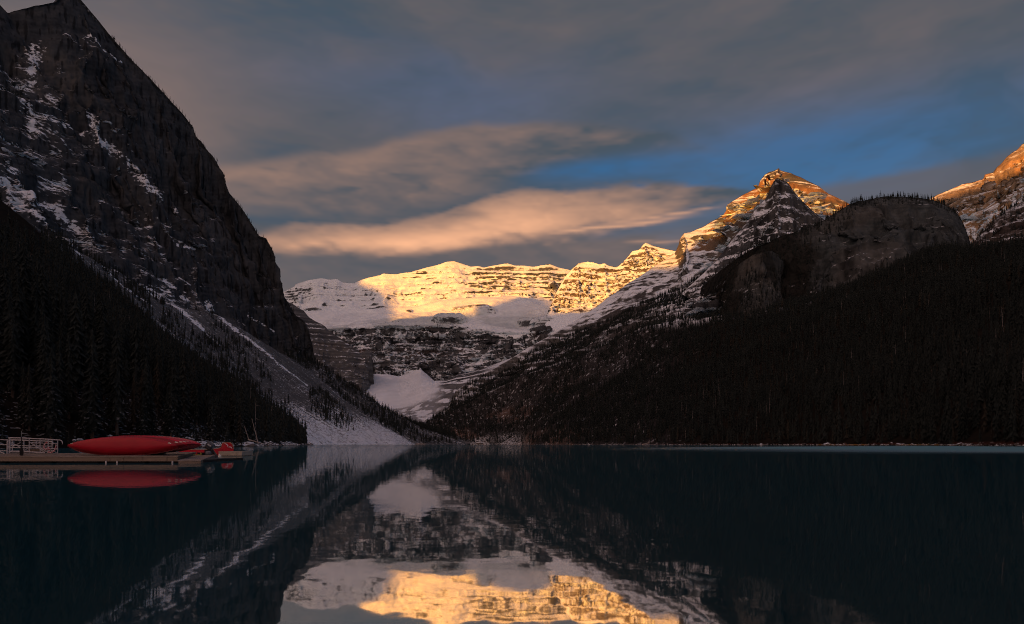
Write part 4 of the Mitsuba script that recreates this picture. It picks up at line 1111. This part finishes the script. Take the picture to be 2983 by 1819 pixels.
def sheet(V):
    nu, nt = V.shape[:2]
    i = np.arange(nu * nt).reshape(nu, nt)
    return V.reshape(-1, 3), np.stack([i[:-1, :-1].ravel(), i[1:, :-1].ravel(), i[1:, 1:].ravel(), i[:-1, 1:].ravel()], 1)


def place(V, roll, yaw, tip, L, rest):
    """Rolls a canoe onto its side, turns it, and sets its right stem over the given spot with its lowest edge at rest."""
    c, s = math.cos(roll), math.sin(roll)
    W = V.copy()
    W[..., 1], W[..., 2] = V[..., 1] * c - V[..., 2] * s, V[..., 1] * s + V[..., 2] * c
    cy, sy = math.cos(yaw), math.sin(yaw)
    x = W[..., 0] - L / 2
    X, Y = x * cy - W[..., 1] * sy, x * sy + W[..., 1] * cy
    return np.stack([X + tip[0], Y + tip[1], W[..., 2] + rest], -1)


names = ('front red canoe of the row, nearest the dock edge, its whole hull in view', 'second red canoe from the front, just behind the front one', 'third red canoe from the front, only its right stem and rim showing', 'fourth red canoe from the front, in the middle of the row',
         'third red canoe from the back of the row, its right stem showing', 'second red canoe from the back of the row, its right stem showing', 'rearmost red canoe of the row, its stem farthest right')
for k, (px, Y, yaw, roll) in enumerate(((421.6, 31.7, 0, -110), (438.7, 32.25, 1.5, -106), (449, 32.8, 2.5, -104), (457.5, 33.35, 3.5, -102), (464.5, 33.9, 4.5, -100), (472, 34.45, 5.5, -98), (480, 35.0, 6, -97))):
    L, roll, yaw = 5.3, math.radians(roll), math.radians(yaw)
    V = canoe_mesh(L, .85, .37)
    tip = ((px - CX) / FOC * Y, Y)
    low = place(V, roll, yaw, tip, L, 0)[..., 2].min()
    rest = .325 - low + (0, .05, .075, .085, .085, .08, .07)[k]
    key = numbered('canoe')
    tag(key, names[k], 'canoe', 'red canoes lying on their sides on the dock')
    pl = lambda W: place(W, roll, yaw, tip, L, rest)
    part(key, 'hull', sheet(pl(V)), ('canoe_red', 'canoe_red_dark', 'canoe_red_light')[k % 3], smooth=True)
    part(key, 'lining', sheet(pl(canoe_mesh(L, .85, .37, shrink=.014))), 'canoe_inside', smooth=True)
    for j in (0, -1):
        part(key, 'gunwale', tube(pl(V[:, j])[::3], .026, 6), 'rim_pink', smooth=True)
    Vf = canoe_mesh(L, .857, .374, 256, 60)
    for side in (slice(10, 18), slice(236, 244)):
        W = Vf[side, 34:44].copy() if True else None
        W[..., 2] -= .004
        part(key, 'decal', sheet(pl(W)), 'decal_cream')

for k, (x0, x1) in enumerate(((-19.4, -20.3), (-17.6, -18.5))):
    tag(obj('timber_skid', bar((x0, 32.1, .312), (x1, 35.6, .312), .12, .10), 'fascia_wood'), ('left', 'right')[k] + ' timber skid under the row of red canoes', 'timber')

# the big canoe with the curled prow
D = 'prow_canoe'
tag(D, 'long red canoe with high curled prow and a white curl painted on it', 'canoe')
hx = lambda px: (px - CX) / FOC * 51.0
hz = lambda py: EYE + (HZ - py) / FOC * 51.0
sh = [(440, 1082.5), (470, 1083.2), (500, 1083), (520, 1081.5), (531, 1079.6), (535.5, 1077), (537.0, 1072), (538.2, 1067.5), (541, 1066), (546, 1065.3), (552, 1065.4), (556, 1067), (559, 1070), (561, 1074.5), (562, 1081)]
kl = [(440, 1096), (470, 1097), (500, 1097), (530, 1096.5), (550, 1096), (556, 1095), (559, 1093), (561, 1090), (562, 1086)]
px_ = np.concatenate([np.linspace(440, 530, 18), np.linspace(531, 562, 40)])
zs, zk = hz(np.interp(px_, *zip(*sh))), hz(np.interp(px_, *zip(*kl)))
bm = np.interp(px_, [440, 480, 520, 536, 552, 562], [.62, .66, .46, .24, .09, .03])
th = np.linspace(0, np.pi, 17)
V = np.stack([np.broadcast_to(hx(px_)[:, None], (len(px_), 17)), 51.0 + bm[:, None] * np.sign(np.cos(th)) * np.abs(np.cos(th))[None] ** .6, zk[:, None] + (zs - zk)[:, None] * (1 - np.sin(th) ** .8)[None]], -1)
part(D, 'hull', sheet(V), 'canoe_red', smooth=True)
for j in (0, -1):
    part(D, 'gunwale', tube(V[:, j], .018, 6), 'gunwale_tan', smooth=True)
side_y = lambda px: 51.0 - np.interp(px, px_, bm) - .012
curl = [(543.5, 1068.3), (546.5, 1069.4), (549.2, 1071.3), (550.3, 1073.8), (550.1, 1076.2), (551.8, 1077.6), (553.4, 1076.2), (556, 1076.2), (558, 1078), (559.2, 1080.4)]
c_ = np.array([(float(hx(a)), float(side_y(a)), float(hz(b))) for a, b in curl])
tt = np.linspace(0, len(c_) - 1, 40)
c_ = np.stack([np.interp(tt, np.arange(len(c_)), c_[:, k]) for k in range(3)], 1)
part(D, 'painted_curl', tube(c_, .022 + .012 * np.sin(np.linspace(0, 9, 40)), 6), 'stripe_white', smooth=True)
part(D, 'painted_band', tube(np.stack([hx(np.array([535, 538.5, 540.3, 540.8, 540.2, 539])), side_y(np.array([535, 538.5, 540.3, 540.8, 540.2, 539])), hz(np.array([1080.5, 1078, 1074.5, 1071, 1068, 1066.6]))], 1), .010, 6), 'gunwale_tan', smooth=True)

# the outboard motor at the end of the landing stage
D = 'outboard_motor'
tag(D, 'dark tilted outboard motor with pale stripes at the end of the landing stage', 'motor')
m0 = np.array([(505 - CX) / FOC * 45.0, 45.0, EYE + (HZ - 1073.5) / FOC * 45.0])


def blob(size, r, seed=0):
    m = trimesh.creation.box(extents=np.array(size))
    for _ in range(3):
        m = m.subdivide()
    v = np.array(m.vertices)
    h = np.array(size) / 2 - r
    c = np.clip(v, -h, h)
    d = v - c
    n = np.linalg.norm(d, axis=1, keepdims=True)
    m.vertices = c + d / np.maximum(n, 1e-9) * np.minimum(n, r)
    return m


tilt = trimesh.transformations.rotation_matrix(math.radians(-38), [0, 1, 0])


def rig(m, off=(0, 0, 0)):
    m = m.copy()
    m.apply_translation(off)
    m.apply_transform(np.linalg.inv(tilt))
    m.apply_translation(m0)
    return m


part(D, 'cowl', rig(blob((.50, .40, .40), .11), (0, 0, .06)), 'motor_grey', smooth=True)
part(D, 'collar', rig(blob((.44, .36, .16), .06), (.02, 0, -.19)), 'motor_dark', smooth=True)
for z in (.0, .055):
    part(D, 'stripe', rig(trimesh.creation.box(extents=[.30, .012, .022]), (.02, -.2005, z + .04)), 'stripe_white')
part(D, 'leg', tube([m0 + [.08, 0, -.22], m0 + [.30, 0, -.50], m0 + [.48, 0, -.72], m0 + [.52, 0, -.95]], [.12, .085, .075, .07], 10), 'motor_dark', smooth=True)
part(D, 'cavitation_plate', slab(rect(m0[0] + .38, 44.9, m0[0] + .72, 45.1), m0[2] - .80, m0[2] - .78), 'motor_dark')
part(D, 'propeller', trimesh.util.concatenate([rig(trimesh.creation.icosphere(subdivisions=1, radius=.05), (.05, 0, -1.1))] + [tube([m0 + [.56, 0, -.93], m0 + [.60, .11 * math.cos(a), -.93 + .11 * math.sin(a)]], [.05, .02], 5) for a in (0, 2.1, 4.2)]), 'motor_dark')
part(D, 'bracket', bar((m0[0] - .22, 44.72, .14), (m0[0] + .36, 44.72, .14), .06, .34), 'motor_dark')
part(D, 'tiller', tube([m0 + [-.14, 0, -.18], m0 + [-.42, -.05, -.12], m0 + [-.66, -.1, .12]], [.035, .028, .03], 7), 'motor_dark', smooth=True)
k = obj('black_crate', trimesh.util.concatenate([slab(rect(-20.55, 43.55, -20.22, 43.9), .141, .28), slab(rect(-20.57, 43.53, -20.2, 43.92), .281, .31)]), 'float_black')
tag(k, 'low black crate on the landing stage beside the motor', 'crate')
k = obj('grey_bag', (lambda m: (m.apply_translation([-19.98, 43.9, .27]), m)[1])(blob((.34, .3, .27), .12)), 'bag_grey', smooth=True)
tag(k, 'slumped grey bag on the landing stage under the motor', 'bag')
k = obj('yellow_rope', tube([(-20.72, 42.6, .155), (-20.5, 42.9, .165), (-20.25, 43.1, .158), (-20.18, 43.35, .19), (-20.3, 43.5, .30)], .016, 6), 'rope_yellow', smooth=True)
tag(k, 'short length of yellow rope on the landing stage', 'rope')
b0 = np.array([(529 - CX) / FOC * 46.3, 46.3, 0])
k = obj('white_buoy', trimesh.util.concatenate([tube([b0 + [0, 0, -.1], b0 + [0, 0, .03], b0 + [-.03, 0, .14], b0 + [-.05, 0, .18]], [.10, .11, .05, .02], 12)]), 'buoy_white', smooth=True)
tag(k, 'small white conical buoy floating between the landing stage and the small dock', 'buoy')

# the gangway and its railings
YG = 39.0
gx_ = lambda px, Y=YG: (px - CX) / FOC * Y
gz_ = lambda py, Y=YG: EYE + (HZ - py) / FOC * Y
D = 'gangway_railing'
tag(D, 'grey metal truss railing of the gangway left of the canoes', 'railing')
g = lambda px, py, Y=YG: (gx_(px, Y), Y, gz_(py, Y))
part(D, 'top_rail', tube([g(21.5, 1054.2), g(60, 1055.6), g(100, 1057.4), g(139.5, 1059.8)], .034, 8), 'aluminium', smooth=True)
part(D, 'end_hoop', tube([g(139.5, 1059.8), g(145, 1060.2), g(149, 1062.4), g(151, 1066), g(150.6, 1070)], .026, 8), 'aluminium', smooth=True)
part(D, 'mid_rail', tube([g(74, 1067), g(100, 1067.4), g(139, 1069)], .022, 8), 'aluminium', smooth=True)
part(D, 'mid_rail', tube([g(22, 1078), g(80, 1079), g(139, 1080.4)], .028, 8), 'aluminium', smooth=True)
part(D, 'bottom_rail', tube([g(22, 1087.5), g(60, 1088), g(108, 1090.6)], .036, 8), 'aluminium', smooth=True)
for px, p0, p1, r in ((24, 1054.5, 1092, .05), (71, 1056, 1091.6, .028), (97, 1057.2, 1091.6, .028), (116.5, 1058.4, 1091.6, .03), (139, 1059.8, 1091.6, .03)):
    part(D, 'post', tube([g(px, p0), g(px, p1)], r, 8), 'aluminium', smooth=True)
for a, b in (((72, 1065.5), (109, 1090)), ((57, 1086), (84, 1070)), ((84, 1070), (97, 1066)), ((97, 1079), (116, 1090)), ((116, 1081), (136, 1090)), ((139, 1081), (118, 1090)), ((28, 1066), (50, 1078)), ((50, 1066), (28, 1078))):
    part(D, 'brace', tube([g(*a), g(*b)], .02, 6), 'aluminium', smooth=True)
part(D, 'arch', tube([g(97.5, 1091), g(97.5, 1084), g(100, 1082.2), (gx_(110), YG, gz_(1082.2)), g(114, 1084.5), g(115.5, 1091)], .02, 6), 'aluminium', smooth=True)
part(D, 'kick_panel', bar((gx_(25), YG + .05, .318), (gx_(66), YG + .05, .318), .02, .16), 'aluminium')
part(D, 'side_beam', bar((gx_(54), YG + .5, .40), (gx_(113), YG + .5, .40), .12, .17), 'fascia_wood')
D = 'far_gangway_railing'
D = numbered('gangway_railing')
tag(D, 'second metal railing on the far side of the gangway, seen through the nearer one', 'railing')
Y2 = 40.2
h = lambda px, py: (gx_(px, Y2), Y2, gz_(py, Y2))
part(D, 'top_rail', tube([h(26, 1059.5), h(60, 1060.5), h(126, 1063.5)], .03, 8), 'aluminium', smooth=True)
part(D, 'mid_rail', tube([h(26, 1073), h(126, 1075)], .024, 8), 'aluminium', smooth=True)
part(D, 'end_hoop', tube([h(116, 1062.8), h(124, 1063), h(128, 1066), h(127, 1073)], .022, 8), 'aluminium', smooth=True)
for px in (30, 58, 88, 126):
    part(D, 'post', tube([h(px, 1060.5), h(px, 1091.2)], .026, 8), 'aluminium', smooth=True)
D = numbered('gangway_railing')
tag(D, 'three-bar metal railing at the left edge of the photo', 'railing')
Y3 = 37.4
q = lambda px, py: (gx_(px, Y3), Y3, gz_(py, Y3))
for p0, p1 in ((1058.6, 1060), (1070.4, 1071.6), (1085.4, 1086.2)):
    part(D, 'rail', tube([q(-40, p0 - 1.4), q(0, p0), q(20, p1)], .026, 8), 'aluminium', smooth=True)
part(D, 'brace', tube([q(-6, 1085.5), q(12, 1092.8)], .03, 6), 'aluminium', smooth=True)
part(D, 'post', tube([q(19, 1059.5), q(18, 1093)], .045, 8), 'aluminium', smooth=True)
part(D, 'post', tube([q(-38, 1056), q(-38, 1093)], .045, 8), 'aluminium', smooth=True)

D = 'paddle'
tag(D, 'black bladed paddle standing upright on the front edge of the dock', 'paddle')
x0 = (51.8 - CX) / FOC * 31.0
bl = np.array([(-.045, .315), (-.085, .36), (-.092, .52), (-.07, .64), (-.03, .715), (.03, .715), (.07, .64), (.092, .52), (.085, .36), (.045, .315)])
m_ = trimesh.creation.extrude_polygon(Polygon(bl), .022, engine='earcut')
v_ = np.array(m_.vertices)
part(D, 'blade', trimesh.Trimesh(np.stack([v_[:, 0] + x0, 31.0 + v_[:, 2], v_[:, 1]], 1), m_.faces[:, ::-1]), 'blade_black')
part(D, 'shaft', tube([(x0, 31.011, .6), (x0, 31.011, 1.2)], .017, 8), 'blade_black', smooth=True)
part(D, 'grip', tube([(x0, 31.011, 1.2), (x0 - .003, 31.011, 1.44), (x0 + .05, 31.011, 1.52)], [.018, .018, .022], 8), 'shaft_grey', smooth=True)
D = 'barrier_tape'
tag(D, 'red and white striped tape draped over the gangway railing', 'tape')
wv = [(113, 1065), (107, 1072), (105.5, 1078), (112, 1083), (118, 1077), (119, 1086), (116, 1089.5), (124, 1090), (131, 1086), (134, 1079), (135.5, 1071.5)]
w3 = np.array([(gx_(a, YG - .12), YG - .12, gz_(b, YG - .12)) for a, b in wv])
for i in range(len(w3) - 1):
    n_ = 4
    for j in range(n_):
        a, b = w3[i] + (w3[i + 1] - w3[i]) * j / n_, w3[i] + (w3[i + 1] - w3[i]) * (j + 1) / n_
        part(D, 'red_stripe' if j % 2 == 0 else 'white_stripe', tube([a, b], .034, 6), 'tape_red' if j % 2 == 0 else 'tape_white')
